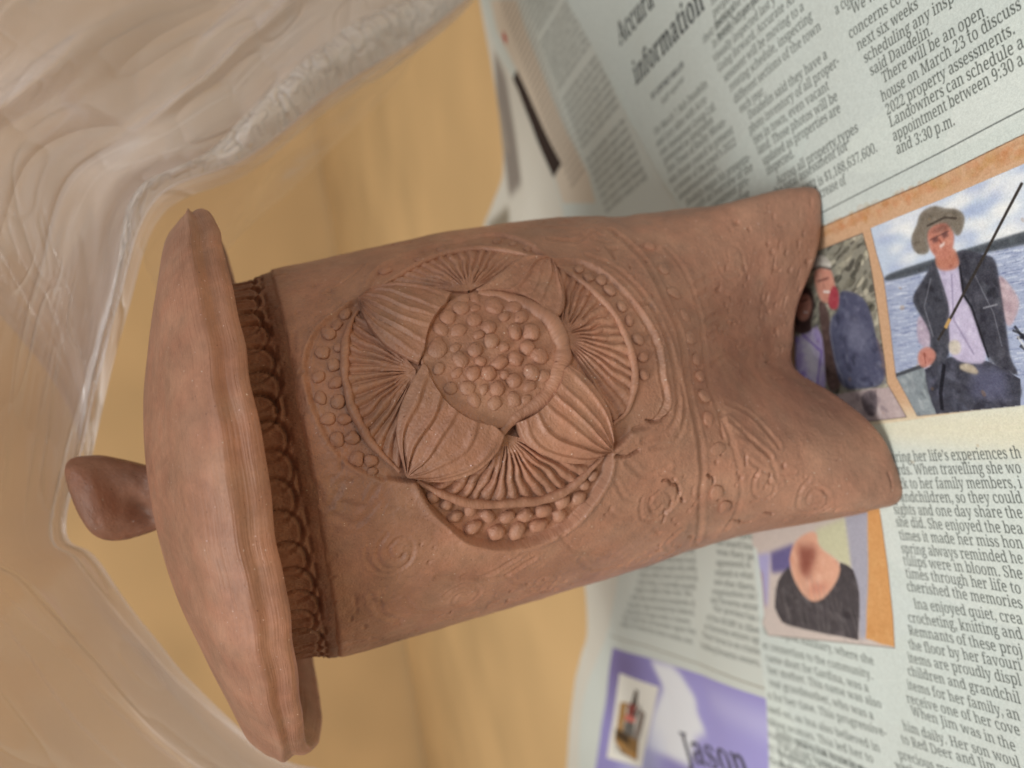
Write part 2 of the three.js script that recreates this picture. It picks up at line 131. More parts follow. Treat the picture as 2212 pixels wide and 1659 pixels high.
// page 1: the article, the picture strip and the obituary
const A = press(-200, 190, -310, -50, 5.2, '#c9d1cc');
{
  const { g, fill, soft, line, text, clip } = A, ink = '#4b504d', em = 1.12;
  for (let i = 0; i < 26; i++) { g.fillStyle = `rgba(${rnd() < .5 ? '255,250,240' : '214,224,224'},.10)`; g.beginPath(); g.ellipse(rnd() * A.W, rnd() * A.H, 60 + rnd() * 200, 40 + rnd() * 150, 0, 0, 7); g.fill(); }
  NEWS.head.forEach(r => text(r, 11.6, '#33373a', 'serif', 'bold'));
  text(NEWS.by[0], 3.0, '#33363a', 'sans-serif', 'bold'); text(NEWS.by[1], 2.9, ink, 'sans-serif');
  NEWS.col2.forEach(r => text(r, 3.5, ink)); NEWS.col3.forEach(r => text(r, 3.55, ink)); NEWS.col4.forEach(r => text(r, 3.6, '#464b47'));
  // the same columns run on above the frame
  for (let i = 1; i < 22; i++) { const x = 87 + i * 3.65; text([filler(27), x, -196 - i * .2, x + 2, -152 - i * .2], 3.5, ink); text([filler(28), 76 + i * 3.65, -146, 78 + i * 3.65, -98], 3.6, ink); }
  for (let i = 0; i < 40; i++) text([filler(30), 76 + i * 3.65 - 40, -94, 78 + i * 3.65 - 40, -50], 3.6, ink);
  line([[25.8, -215], ...PL.rule, [37, -50]], '#6a6f6c', .28);
  // brown strip of pictures
  fill([[25, -205], ...PL.brown.slice(1, 4), [35, -50], [-16, -50], ...PL.brown.slice(4, 7), [-29, -205]], '#cda684');
  for (let i = 0; i < 500; i++) { const z = -200 + rnd() * 150, x = 22.5 + rnd() * 3 + (z + 200) * .04; g.fillStyle = `rgba(${160 + rnd() * 40},${100 + rnd() * 30},60,.10)`; g.beginPath(); g.ellipse(A.U(z), A.V(x - 0), 2 + rnd() * 6, 2 + rnd() * 5, 0, 0, 7); g.fill(); }
  soft([[-24, -205], [-23, -150], [-21, -110], [-16, -50], [-40, -50], [-33, -110], [-31, -150], [-31, -205]], 'rgba(224,217,190,.8)', 2.2);
  line([[25.4, -182.3], ...PL.brown.slice(1, 4), [35, -50]], 'rgba(90,60,40,.8)', .22);
  // left picture: two people before grey rocks
  const hard = fill, dapple = (pts, n, r, tones, al = .22) => { clip(pts); let a = 1e9, b = -1e9, c = 1e9, e = -1e9; for (const q of pts) { a = Math.min(a, q[0]); b = Math.max(b, q[0]); c = Math.min(c, q[1]); e = Math.max(e, q[1]); } g.save(); g.filter = `blur(${.22 * A.k}px)`; for (let i = 0; i < n; i++) { const x = lerp(a, b, rnd()), z = lerp(c, e, rnd()); g.globalAlpha = al * (.4 + rnd()); g.fillStyle = tones[Math.floor(rnd() * tones.length)]; g.beginPath(); g.ellipse(A.U(z), A.V(x), r * A.k * (.3 + rnd()), r * A.k * (.15 + rnd() * .5), rnd() * 3.1, 0, 7); g.fill(); } g.restore(); g.globalAlpha = 1; g.restore(); };
  const round = pts => { g.beginPath(); pts.forEach((q, i) => { const b = pts[(i + 1) % pts.length], mx = A.U((q[1] + b[1]) / 2), my = A.V((q[0] + b[0]) / 2); i ? g.quadraticCurveTo(A.U(q[1]), A.V(q[0]), mx, my) : g.moveTo(mx, my); }); const q = pts[0], b = pts[1]; g.quadraticCurveTo(A.U(q[1]), A.V(q[0]), A.U((q[1] + b[1]) / 2), A.V((q[0] + b[0]) / 2)); g.closePath(); };
  const print = (pts, col, tones, n = 40, r = 1.2, al = .3) => { g.save(); g.filter = `blur(${.22 * A.k}px)`; g.fillStyle = col; g.strokeStyle = col; g.lineWidth = .5 * A.k; round(pts); g.fill(); g.stroke(); g.restore(); if (tones) dapple(pts, n, r, tones, al); };
  clip(PL.ph1); fill(PL.ph1, '#8d8a7d');
  for (let i = 0; i < 900; i++) { const z = -190 + rnd() * 40, x = -26 + rnd() * 50, v = 40 + rnd() * 190; g.fillStyle = `rgba(${v},${v * .97},${v * .86},.55)`; g.beginPath(); g.ellipse(A.U(z), A.V(x), 3 + rnd() * 9, 1 + rnd() * 4, -.9 + rnd() * .7, 0, 7); g.fill(); }
  fill(PL.legs1, '#b7a5a4'); print(PL.legs1, '#b7a5a4', ['#e0d3d0', '#6d6068', '#8f7f80'], 50, 1.6); print(PL.legs1b, '#685d62', ['#3a3338', '#8f8287'], 20); print(PL.wjack, '#b3a2d6', ['#e9e2f6', '#7d5fc0', '#f4f1fa', '#9c86d0'], 90, 1.6, .4); soft([[-2, -184], [-1, -178], [-14, -177], [-13, -183]], '#efeaf6', 1.6); line([[0, -183], [-6, -176], [-15, -180]], 'rgba(110,75,185,.6)', .6);
  print(PL.whair, '#4f3a37', ['#2c1f1f', '#7a5a50'], 30); print(PL.wface, '#c48b78', ['#e3b29c', '#94574c'], 24, .8); line([[8.6, -180.8], [8.9, -177.6]], 'rgba(60,35,35,.7)', .4); line([[5.6, -180.3], [5.4, -178.6]], '#eee3dc', .4);
  print(PL.shirt1, '#5f4b47', ['#3a2c2b', '#8a716a'], 40); print(PL.jackR, '#6b5f68', ['#4a4049', '#93848b'], 40); print(PL.jack, '#51536a', ['#33354a', '#7f8197', '#6a6c82', '#2c2d3d'], 130, 1.5, .35); soft([[3, -162], [-2, -157], [-9, -160], [-4, -166]], 'rgba(125,127,148,.6)', 1.2); line([[2.7, -169.5], [-1, -171.2], [-9, -171], [-16, -169]], 'rgba(150,150,165,.7)', .3);
  print(PL.face1, '#d0937f', ['#eabda8', '#a8645a', '#e0a893'], 40, 1); line([[13.0, -172.6], [13.1, -168]], 'rgba(80,45,40,.6)', .55); line([[9.9, -171], [9.4, -168.5]], '#efe2db', .6); line([[12, -170.6], [10.8, -170.3]], 'rgba(130,70,60,.5)', .5); print(PL.collar, '#a8424d', ['#d0767c', '#6a2730'], 16, .7); print(PL.cap, '#cfc9be', ['#f0ece4', '#8d877d'], 24, 1); line([[16.3, -174.2], [16.6, -170.5], [15.2, -166.3]], 'rgba(80,75,70,.7)', .6);
  g.restore(); line([...PL.ph1, PL.ph1[0]], 'rgba(60,50,50,.7)', .2);
  // right picture: an angler in a boat on a lake
  const p2 = [...PL.ph2.slice(0, 2), [26.2, -90], [-18, -90], ...PL.ph2.slice(3)];
  clip(p2); fill(p2, '#a5afc8');
  fill([...PL.sky.slice(0, 1), [30, -90], [11, -90], ...PL.sky.slice(2)], '#c3d0e2');
  for (let i = 0; i < 110; i++) { const z = -150 + rnd() * 60, x = 11 + rnd() * 14; soft([[x, z], [x + 1 + rnd(), z + 3], [x + .4, z + 6 + rnd() * 5], [x - 1, z + 3]], rnd() < .7 ? 'rgba(243,243,238,.6)' : 'rgba(150,165,205,.45)', .7); }
  for (let i = 0; i < 1100; i++) { const z = -150 + rnd() * 60, x = -16 + rnd() * 26; g.fillStyle = rnd() < .5 ? 'rgba(236,240,248,.35)' : 'rgba(96,104,146,.32)'; g.fillRect(A.U(z), A.V(x), 4 + rnd() * 14, 1 + rnd()); }
  print([...PL.hill.slice(0, 6), [12.2, -90], [10, -90], ...PL.hill.slice(6)], '#4c5158', ['#33383d', '#6c7276'], 60, .8);
  fill(PL.boat, '#8b9499'); print(PL.boat, '#8b9499', ['#c3c9cb', '#565d62'], 30); line([[-14.2, -151], [-12.2, -141]], '#4a4e55', .9);
  fill(PL.legs, '#43444f'); print(PL.legs, '#43444f', ['#2a2a34', '#666879', '#565866'], 120, 1.8, .4); soft([[-14, -128], [-15, -121], [-21, -122], [-20, -131]], 'rgba(96,98,125,.7)', 1); line([[-12.5, -136], [-19, -138.5], [-23, -139]], 'rgba(20,20,28,.8)', 1); print(PL.knees, '#b5a894', ['#d8cdb8', '#7d715f'], 10, .7);
  print(PL.sleeveL, '#b2a3b4', ['#d8ccd8', '#7d7082'], 20); print(PL.sleeveR, '#bda7ae', ['#dccbd0', '#8a757e'], 30); print(PL.shirt, '#c2b9d2', ['#e4def0', '#978da8', '#d3cbe2'], 70, 1.3); line([[7, -130], [-3, -131.5], [-11, -128]], 'rgba(120,110,140,.4)', .5);
  print(PL.vestL, '#42434c', ['#24242c', '#6a6b77', '#55565f'], 80, 1.2, .4); print(PL.vestR, '#3f3f49', ['#202028', '#65666f', '#50515b'], 120, 1.3, .4);
  line([[7, -135.5], [1, -138.5], [-6, -137.5]], 'rgba(130,131,142,.6)', .35); line([[6, -124.5], [-3, -121.5], [-10, -121]], 'rgba(130,131,142,.55)', .3); line([[-1.5, -123.8], [-1.2, -120.3]], '#85868f', .4); line([[8.5, -127.6], [2, -127.9], [-1, -126.4], [-12, -124.6]], 'rgba(20,20,26,.7)', .5);
  print(PL.neck, '#b97a66', ['#8f5547', '#d49a85'], 14, .7); print(PL.face, '#c07f6d', ['#e0ab96', '#94574c', '#d69a86'], 40, .9); line([[15.4, -134.2], [16.2, -129]], 'rgba(60,40,42,.35)', .35); soft([[15.5, -133.6], [15.8, -132], [14.7, -131.8], [14.5, -133.4]], 'rgba(50,35,40,.5)', .2); soft([[16, -131], [16.3, -129.5], [15.1, -129.2], [14.9, -130.7]], 'rgba(50,35,40,.5)', .2); line([[15, -131.8], [13.9, -131.2]], 'rgba(130,65,55,.6)', .35); soft(PL.smile, 'rgba(238,226,220,.75)', .15);
  print(PL.hat, '#7b7266', ['#9d9386', '#575046', '#8b8275'], 60, 1.1, .35); line([[18.6, -134.4], [19.3, -129.6], [18.3, -126.6]], 'rgba(60,52,46,.7)', .5); soft([[17, -134.5], [18.2, -130], [17, -128.4], [16.2, -130]], 'rgba(60,40,38,.45)', .4);
  line([...PL.rod, [-7, -136.5]], '#37322f', .6); line([[-2.6, -132.4], [-4.5, -134]], '#c09a62', .8); print(PL.hand, '#c08375', ['#e0ab9c', '#94584e'], 20, .7); line([[-9.4, -140.8], [-12, -141]], 'rgba(120,60,50,.6)', .3); print([[-7.5, -133.5], [-7.8, -131], [-10.5, -131.5], [-10.2, -134]], '#cbc2b4', ['#efe8dc', '#8d8478'], 8, .6);
  for (let i = 0; i < 30; i++) line([[-6 - rnd() * 8, -118 + rnd() * 10], [-8 - rnd() * 8, -116 + rnd() * 14]], rnd() < .5 ? 'rgba(225,225,225,.6)' : 'rgba(30,30,36,.7)', .3 + rnd() * .4);
  g.restore(); line([...PL.ph2.slice(3), PL.ph2[0]], 'rgba(70,60,60,.5)', .18);
  // obituary columns
  NEWS.colR.forEach(r => text(r, 3.55, '#4a4f4c')); NEWS.colW.forEach(r => text(r, 3.5, ink));
  for (let i = 0; i < 17; i++) text([filler(34), -133 - i * 3.7, -228 - i * .6, -128 - i * 3.7, -178 - i * .6], 3.5, ink);
  for (let i = 0; i < 12; i++) text([filler(28), -122 - i * 3.75, -175 - i * .8, -115 - i * 3.75, -130 - i * .8], 3.55, ink);
  for (let i = 0; i < 42; i++) text([filler(26), -34 - i * 3.72, -118, -31 - i * 3.72, -72], 3.55, ink);
  // small portrait
  clip(PL.wom); fill(PL.wom, '#c9bdb6'); soft(PL.wyel, '#c6c5a6', .6); soft(PL.wgrey, '#a6a5b2', .5); fill(PL.worng, '#cf9a63'); print(PL.worng, '#cf9a63', ['#dcae78', '#bd8650'], 50, 2.4, .25); soft(PL.wleft2, '#6a6390', .6); soft(PL.wleft, '#aaa6cf', .7); soft([[-74, -226], [-76, -222], [-88, -224], [-89, -227]], '#a0807c', .7);
  fill(PL.wtop, '#4c474a'); print(PL.wtop, '#4c474a', ['#2e2a2d', '#6f6a6c', '#5c575a'], 160, 1.8, .35); print(PL.wskin, '#dba88f', ['#f0c8b2', '#c4866f', '#e6b7a0'], 70, 2, .25); soft(PL.wshade, 'rgba(120,62,52,.75)', 1.2); soft([[-79, -200], [-76, -192], [-73, -188], [-75, -197]], 'rgba(185,105,88,.5)', 1);
  for (let i = 0; i < 16; i++) { const z = -216 + i * 2.4; line([[-72 - Math.abs(i - 8) * 1.1, z], [-80, z + rnd() * 2 - 1], [-90, z - 2 + rnd() * 6]], 'rgba(140,134,134,.5)', .3); }
  g.restore(); line(PL.wom.slice(3, 10), 'rgba(70,50,45,.6)', .2);
  // grain of the coarse print
  { const d = g.getImageData(0, 0, A.W, A.H), q = d.data; for (let y = 0, k = 0; y < A.H; y++) for (let x = 0; x < A.W; x++, k += 4) { const v = (hash(x, y, 301) - .5) * 16 + (vnoise(x / 2.2, y / 2.2, 303) - .5) * 10; q[k] += v; q[k + 1] += v; q[k + 2] += v; } g.putImageData(d, 0, 0); }
  for (let i = 0; i < 60; i++) { g.fillStyle = `rgba(150,110,70,${.1 + rnd() * .25})`; g.beginPath(); g.ellipse(A.U(-200 + rnd() * 130), A.V(-40 + rnd() * 60), 1 + rnd() * 3, 1 + rnd() * 2, rnd() * 3, 0, 7); g.fill(); }
}
// page 2: further columns and the purple notice with a crest
const B = press(-265, 235, -480, -190, 4, '#cbd0c9');
{
  const { g, fill, soft, line, text, clip } = B, ink = '#474b49';
  NEWS.colA.forEach(r => text(r, 3.3, ink)); NEWS.colB.forEach(r => text(r, 3.3, ink));
  for (let i = 0; i < 12; i++) { text([filler(26), -97 + i * 3.6, -322 + i * .5, -88 + i * 3.6, -268 + i * .5], 3.3, ink); text([filler(24), -75 + i * 3.6, -251 + i * .3, -71 + i * 3.6, -200 + i * .3], 3.3, ink); }
  line(PL.adRule, 'rgba(120,110,95,.7)', .5);
  const [p0, p1, p2] = PL.ad, at = (a, b) => [p0[0] + (p1[0] - p0[0]) * a + (p2[0] - p0[0]) * b, p0[1] + (p1[1] - p0[1]) * a + (p2[1] - p0[1]) * b];
  const ad = [at(0, 0), at(1.2, 0), at(1.2, 1.3), at(0, 1.3)];
  clip(ad); fill(ad, '#938cc2'); soft([at(.45, 0), at(1.2, 0), at(1.2, .9), at(.8, .7)], '#a39dd4', 6); soft([at(0, 0), at(.3, 0), at(.1, .35), at(0, .6)], '#73668f', 8);
  soft(PL.cloud1, '#e4e6ea', 1.6); soft([at(.2, .55), at(.5, .5), at(.55, 1.1), at(.25, 1.1)], 'rgba(190,195,225,.7)', 6); soft([at(.7, .1), at(1.1, .1), at(1.1, .2), at(.75, .16)], 'rgba(225,225,240,.5)', 4);
  fill(PL.crest, '#e5e2d8');
  const e = PL.crest, ea = (a, b) => [e[0][0] + (e[1][0] - e[0][0]) * a + (e[3][0] - e[0][0]) * b, e[0][1] + (e[1][1] - e[0][1]) * a + (e[3][1] - e[0][1]) * b];
  fill([ea(.4, .3), ea(.62, .3), ea(.7, .2), ea(.62, .42), ea(.66, .6), ea(.5, .68), ea(.34, .6), ea(.38, .42)], '#6d6a66'); fill([ea(.36, .27), ea(.62, .24), ea(.55, .38), ea(.4, .4)], '#8a4a44'); fill([ea(.3, .4), ea(.62, .38), ea(.62, .44), ea(.3, .46)], '#d5796e');
  fill([ea(.48, .1), ea(.56, .1), ea(.6, .26), ea(.44, .26)], '#59504a'); fill([ea(.14, .3), ea(.34, .26), ea(.34, .62), ea(.16, .66)], '#a8814e'); fill([ea(.68, .26), ea(.84, .3), ea(.8, .66), ea(.66, .62)], '#8c8078');
  fill([ea(.12, .62), ea(.8, .6), ea(.86, .82), ea(.4, .84), ea(.14, .74)], '#8a6a42'); fill([ea(.12, .6), ea(.5, .6), ea(.6, .7), ea(.2, .7)], '#4a3a2a'); fill([ea(.2, .72), ea(.8, .76), ea(.78, .83), ea(.3, .8)], '#b98a4e');
  text(['ALBERTA', ...PL.crestT[0], ...PL.crestT[1]], 6.5, '#5b5b58');
  text(['Jason', ...PL.jason[0], ...PL.jason[1]], 17, '#4c4a56', 'serif', 'bold');
  g.restore();
  // upper side
  fill(PL.tanband, '#d3c6b4');
  for (let i = 0; i < 34; i++) { const a = i / 33, x = lerp(196, 84, a), z = lerp(-368, -322, a); line([[x, z], [x + 3, z + lerp(24, 17, a)]], 'rgba(120,108,96,.55)', 1.1); }
  fill(PL.bar, '#3a302e'); fill([[178, -372], [172, -369], [174, -366], [180, -369]], '#b2433c');
  for (let i = 0; i < 40; i++) { const x = 200 - i * 3.5, a = (x - 60) / 140, z = lerp(-290, -345, a); if (i % 9 != 4) text([filler(25 - i % 3), x, z, x + 3, lerp(-252, -300, a)], 3.1, ink); }
}
const Cn = press(-265, 235, -500, -300, 2.5, '#d2cec2');
{ const { fill, soft } = Cn; soft(PL.greyS, '#8d857d', 2); soft([[100, -452], [100, -412], [90, -415], [88, -462]], '#8d8474', 2); soft([[150, -402], [128, -404], [126, -395], [150, -396]], '#a59a8c', 2); }
function sheet(label, edge, zr, xs, P, box, y, curl, sd) {
  const [x0, x1, z0, z1] = box, e = polyAt(edge), E2 = [];
  for (let i = 0; i <= 400; i++) E2.push(e(i / 400));
  const zl = x => { let b = E2[0]; for (const q of E2) if (Math.abs(q[0] - x) < Math.abs(b[0] - x)) b = q; return b[1]; };
  const geo = grid(150, 180, (u, v) => {
    const x = lerp(xs[0], xs[1], v), z = lerp(zl(x), zr, u), d = (z - zl(x)) / 30;
    const far = Math.min(1, Math.hypot((x + 10) / 75, (z + 200) / 75));          // pressed flat under the jar
    const n = Math.max(0, fbm(x / 60 + 3, z / 60, 3, 3) - .35) * 4.5 * far + curl * Math.exp(-d * d * 3) * (.35 + vnoise(x / 45, 1, sd + 5));
    return [x / 1000, y + n / 1000 * .8, z / 1000];
  }, (u, v, p) => [(p[2] * 1000 - z0) / (z1 - z0), 1 - (x1 - p[0] * 1000) / (x1 - x0)], true);
  const t = thing('newspaper', label, 'newspaper', [lerp(xs[0], xs[1], .5) / 1000, y, (zr - 60) / 1000], 'newspaper sheets spread under the clay jar');
  part('page', geo, new THREE.MeshPhysicalMaterial({ name: 'newsprint', map: tex(P.c, true), roughness: .72, specularIntensity: .35 }), t);
}
const boxA = [-200, 190, -310, -50], boxB = [-265, 235, -480, -190], boxC = [-265, 235, -500, -300];
sheet('top newspaper page with two colour photos, an article headed information and obituary columns', [[190, -311], [153, -290], [112, -267], [63, -242], [50, -234], [0, -224], [-50, -221], [-69, -225], [-92, -228], [-103, -230], [-122, -231], [-149, -237], [-200, -250]], -52, [-198, 188], A, boxA, -.0002, 1.2, 3);
sheet('newspaper page with a purple notice and crest, lying under the top page', [[235, -402], [208, -394], [180, -387], [153, -367], [121, -352], [92, -338], [80, -335], [0, -328], [-60, -334], [-100, -346], [-122, -360], [-143, -378], [-167, -406], [-190, -428], [-216, -446], [-265, -470]], -192, [-262, 232], B, boxB, -.0008, .5, 11);
sheet('lowest pale newspaper sheet, peeping out towards the back of the table', [[235, -399], [190, -399], [163, -399], [137, -403], [119, -412], [108, -440], [97, -466], [60, -468], [0, -440], [-60, -412], [-110, -394], [-126, -396], [-142, -403], [-161, -420], [-190, -446], [-265, -495]], -302, [-262, 232], Cn, boxC, -.0013, 0, 23);

// ------------------------------------------------------------------ the clay jar
const AX = -0.0098, AZ = -0.2005, TC = 52.6 * Math.PI / 180, K = 48.5;        // s = angle * K, in mm round the jar
const gs = (x, m, w) => { x = Math.atan2(Math.sin(x - m), Math.cos(x - m)) / w; return Math.exp(-x * x); };
function bodyR(th, h) {
  const rb = 0.0476 + 0.0021 * Math.sin(Math.PI * Math.min(1, Math.max(0, (0.15 - h) / 0.15))) + 0.0024 * ss(0.05, 0.0, h);
  const k = ss(0.070, 0.004, h), c = Math.cos(4 * (th - TC)), s = (1 - c) / 2;
  return rb + k * (0.0030 * Math.pow(1 - s, 1.5) + k * k * (0.0058 * gs(th, .93, .10) + 0.0036 * gs(th, -.66, .11)) - 0.008 * Math.pow(s, 1.2) - 0.0128 * gs(th, 0.04, 0.31) - 0.0085 * gs(th, 0.48, 0.27) + 0.0035 * gs(th, -2.22, 0.3) + 0.001 * gs(th, 1.6, 0.4) + 0.002 * gs(th, -1.75, .3));
}
const arch = th => { const s = (1 - Math.cos(4 * (th - TC))) / 2; return 0.008 * Math.pow(s, 1.3) + 0.0045 * gs(th, 0.0, 0.35) + 0.0062 * gs(th, .52, .25); };
function bodyP(th, h) {
  const r = bodyR(th, h), y = h + arch(th) * Math.pow(Math.max(0, 1 - h / 0.06), 2), ax = AX + 0.0034 * Math.sin(Math.PI * Math.min(1, h / 0.14)) - 0.0005;
  return [ax + r * Math.sin(th), y, AZ + r * Math.cos(th)];
}
function drape(s, h, d) {                                            // s, h, d in mm: a point d above the jar's skin
  const th = s / K, hh = h / 1000, e = 1e-4, p = bodyP(th, hh), a = bodyP(th + e, hh), b = bodyP(th, hh + e);
  const ux = a[0] - p[0], uy = a[1] - p[1], uz = a[2] - p[2], vx = b[0] - p[0], vy = b[1] - p[1], vz = b[2] - p[2];
  let nx = uy * vz - uz * vy, ny = uz * vx - ux * vz, nz = ux * vy - uy * vx; const l = Math.hypot(nx, ny, nz) * 1000;
  return [p[0] + nx / l * d, p[1] + ny / l * d, p[2] + nz / l * d];
}
const OL = [[34.9, 124.6], [29, 133.3], [23.4, 136.4], [16.3, 137.2], [9.8, 136.3], [3.8, 134.5], [-.9, 131.2], [-4.6, 126.3]];
const OT = [[38.1, 121.1], [44.2, 117.4], [48.4, 110.5], [51.7, 97.7], [52.7, 88.2], [46.5, 83.3], [36.5, 80.2]];
const OR = [[34.8, 78.2], [33.7, 72.8], [27.6, 67.8], [18.7, 63.9], [9.3, 61.7], [2.7, 62.4], [-2.9, 62.5], [-6.5, 66.2], [-7.6, 71.6]];
const OB = [[-6.9, 120.2], [-12.4, 118.3], [-17.5, 115.2], [-23.1, 110.6], [-27.2, 103.5], [-28.5, 96.1], [-26.7, 88.6], [-21.7, 82.6], [-15.5, 78.5], [-10.9, 77.7]];
const MED = [12, 100], RAD = new Float32Array(720), DEP = new Float32Array(720);
{ const ring = []; for (const [L, d, rev] of [[OL, .8], [OB, 2.1], [OR, .75, 1], [OT, .6, 1]]) { const c = polyAt(rev ? L.slice().reverse() : L); for (let i = 0; i <= 40; i++) ring.push([...c(i / 40).slice(0, 2), d]); }
  const pol = ring.map(q => [Math.atan2(q[1] - MED[1], q[0] - MED[0]), Math.hypot(q[0] - MED[0], q[1] - MED[1]), q[2]]).sort((a, b) => a[0] - b[0]);
  for (let i = 0; i < 720; i++) { const a = i / 720 * 2 * Math.PI - Math.PI; let lo = pol[pol.length - 1], hi = pol[0]; for (const q of pol) { if (q[0] <= a) lo = q; else { hi = q; break; } } let da = hi[0] - lo[0], t = a - lo[0]; if (da <= 0) da += 2 * Math.PI; if (t < 0) t += 2 * Math.PI; t = Math.min(1, t / da); RAD[i] = lerp(lo[1], hi[1], t); DEP[i] = lerp(lo[2], hi[2], t); }
  for (let k = 0; k < 6; k++) { const c = DEP.slice(); for (let i = 0; i < 720; i++) { let a = 0; for (let j = -6; j <= 6; j++) a += c[(i + j + 720) % 720]; DEP[i] = a / 13; } } }
const LB1 = [[45.3, 59.2], [29.5, 55.9], [22.1, 55.5], [17.3, 54.9], [10.5, 54.1], [2.6, 55.2], [-4.2, 55.4], [-11.5, 55.2], [-18.6, 54.9], [-27.7, 54.7], [-46.9, 50.4]];
const LB2 = [[36, 48.9], [28.5, 45.9], [18.5, 45.3], [10.4, 46.5], [1.9, 47.5], [-6.5, 47.7], [-14.9, 46], [-23.5, 44.7], [-29.8, 43.9], [-40.6, 44.6]];
const GRO = [];                                                     // carved lines: points, depth mm, half width mm, lip
const carve = (L, d, w, n = 24, lip = .35) => { if (d < .6) d *= .65; const c = polyAt(L), P = []; for (let i = 0; i <= n; i++) { const p = c(i / n); P.push([p[0] + (rnd() - .5) * .25, p[1] + (rnd() - .5) * .25]); } let a = 1e9, b = -1e9, e = 1e9, f = -1e9; for (const q of P) { a = Math.min(a, q[0]); b = Math.max(b, q[0]); e = Math.min(e, q[1]); f = Math.max(f, q[1]); } GRO.push({ P, d, w, lip, box: [a - w * 4, b + w * 4, e - w * 4, f + w * 4] }); };
const spiral = (s, h, r, turns, a0, d, dir = 1) => { const L = []; for (let i = 0; i <= 16; i++) { const t = i / 16, a = a0 + dir * t * turns * 6.283; L.push([s + Math.cos(a) * r * (1 - t * .75), h + Math.sin(a) * r * (1 - t * .75) * .9]); } carve(L, d, .42, 40, .5); };
carve(OL, .62, .4, 60); carve(OR, .6, .45, 60); carve(OT, .4, .5, 50); carve(LB1, .55, .7, 60, .5); carve(LB2, .35, .6, 60);
carve([[36, 70], [30, 64.5], [20, 60.3], [8, 58.6], [-4, 59.6], [-9, 63], [-10, 70]], .4, .6, 50, .7); carve([[16, 59.7], [4, 57.8], [-6, 58], [-12, 62], [-12, 68]], .3, .5, 40, .6);
spiral(-20.6, 125.5, 5.2, 1.6, .4, .42); spiral(-20.6, 125.5, 7.6, .6, 1.2, .3); spiral(-26.3, 66, 5.5, 1.5, 1.0, .38); spiral(-26, 66, 7.4, .7, 0, .3, -1); spiral(-31, 24.5, 5.4, 1.5, .3, .45); spiral(-31, 24.5, 7.6, .7, 2.2, .3); spiral(-44, 92, 5, 1.4, 2, .3); spiral(-40, 112, 5.5, 1.3, 1, .3, -1); spiral(44, 62, 4.6, 1.2, 2, .25); spiral(-27, 37, 5.2, .8, .6, .4); spiral(-48, 66, 5, 1.2, 0, .3); spiral(33, 30, 6, .9, 2, .2);
for (const [a, b, c, e, f, g2] of [[-13, 124, -17, 117, -22, 113], [-11, 126, -15, 119, -19, 115], [-9, 128.5, -12, 133, -9, 137], [-6, 128, -9, 131, -7, 135], [-3, 134, -7, 138, -2, 139.5], [-30, 118, -34, 108, -31, 100], [-32, 112, -36, 104, -33, 96], [-28, 90, -34, 86, -38, 78], [-22, 80, -27, 76, -29, 70], [-18, 77, -23, 74, -24, 68], [-14, 74, -18, 70, -17, 64], [-36, 102, -42, 98, -46, 88], [-38, 84, -44, 80, -47, 72], [-6, 44, -10, 38, -18, 33], [-10, 45, -16, 40, -20, 36], [-14, 43, -19, 37, -27, 34], [-20, 42, -24, 36, -24, 30], [12, 44, 14, 38, 12, 30], [16, 44, 19, 37, 18, 29], [22, 45, 25, 38, 24, 30], [26, 44, 29, 36, 30, 28], [4, 45, 6, 38, 4, 33], [14, 60, 12, 65, 10, 61], [30, 138, 22, 139.3, 12, 139], [-52, 100, -50, 94, -52, 88], [-34, 125, -40, 122, -44, 116], [-30, 132, -37, 130, -42, 126], [-52, 122, -48, 118, -50, 108], [-36, 58, -41, 61, -46, 58], [40, 130, 44, 124, 48, 120], [52, 74, 48, 66, 52, 60], [44, 76, 42, 70, 46, 64]])
  carve([[a, b], [c, e], [f, g2]], .18 + rnd() * .2, .4 + rnd() * .3, 14, .7);
for (let i = 0; i < 46; i++) { const s = -62 + rnd() * 120, h = 66 + rnd() * 72; if (Math.hypot((s - 12) / 34, (h - 100) / 38) < 1) continue; const a = rnd() * 6.28, l = 3 + rnd() * 7, b = a + .9; carve([[s, h], [s + Math.cos(a) * l * .5, h + Math.sin(a) * l * .5], [s + Math.cos(a) * l * .5 + Math.cos(b) * l * .5, h + Math.sin(a) * l * .5 + Math.sin(b) * l * .5]], .08 + rnd() * .14, .3 + rnd() * .5, 8, .7); }
for (const L of [[[-20.1, 65.3], [-20.6, 63.6], [-21.8, 62.8], [-22.2, 61.6], [-24.8, 60.5]], [[-26, 60], [-27.3, 59.3]], [[-21.3, 53.2], [-22.4, 52.2], [-22.6, 51.7], [-24, 51.5]], [[-36.4, 44.6], [-37.2, 42], [-38, 41.5], [-38.2, 38.5]], [[-35, 36], [-36, 33.5]], [[-12, 76.8], [-12.6, 74], [-11.8, 71]], [[-5.2, 62.5], [-6.6, 65], [-6, 68]]]) carve(L, 1.1, .24, 16, .1);
for (const q of GRO) for (const p of q.P) { q.cx = 0; }
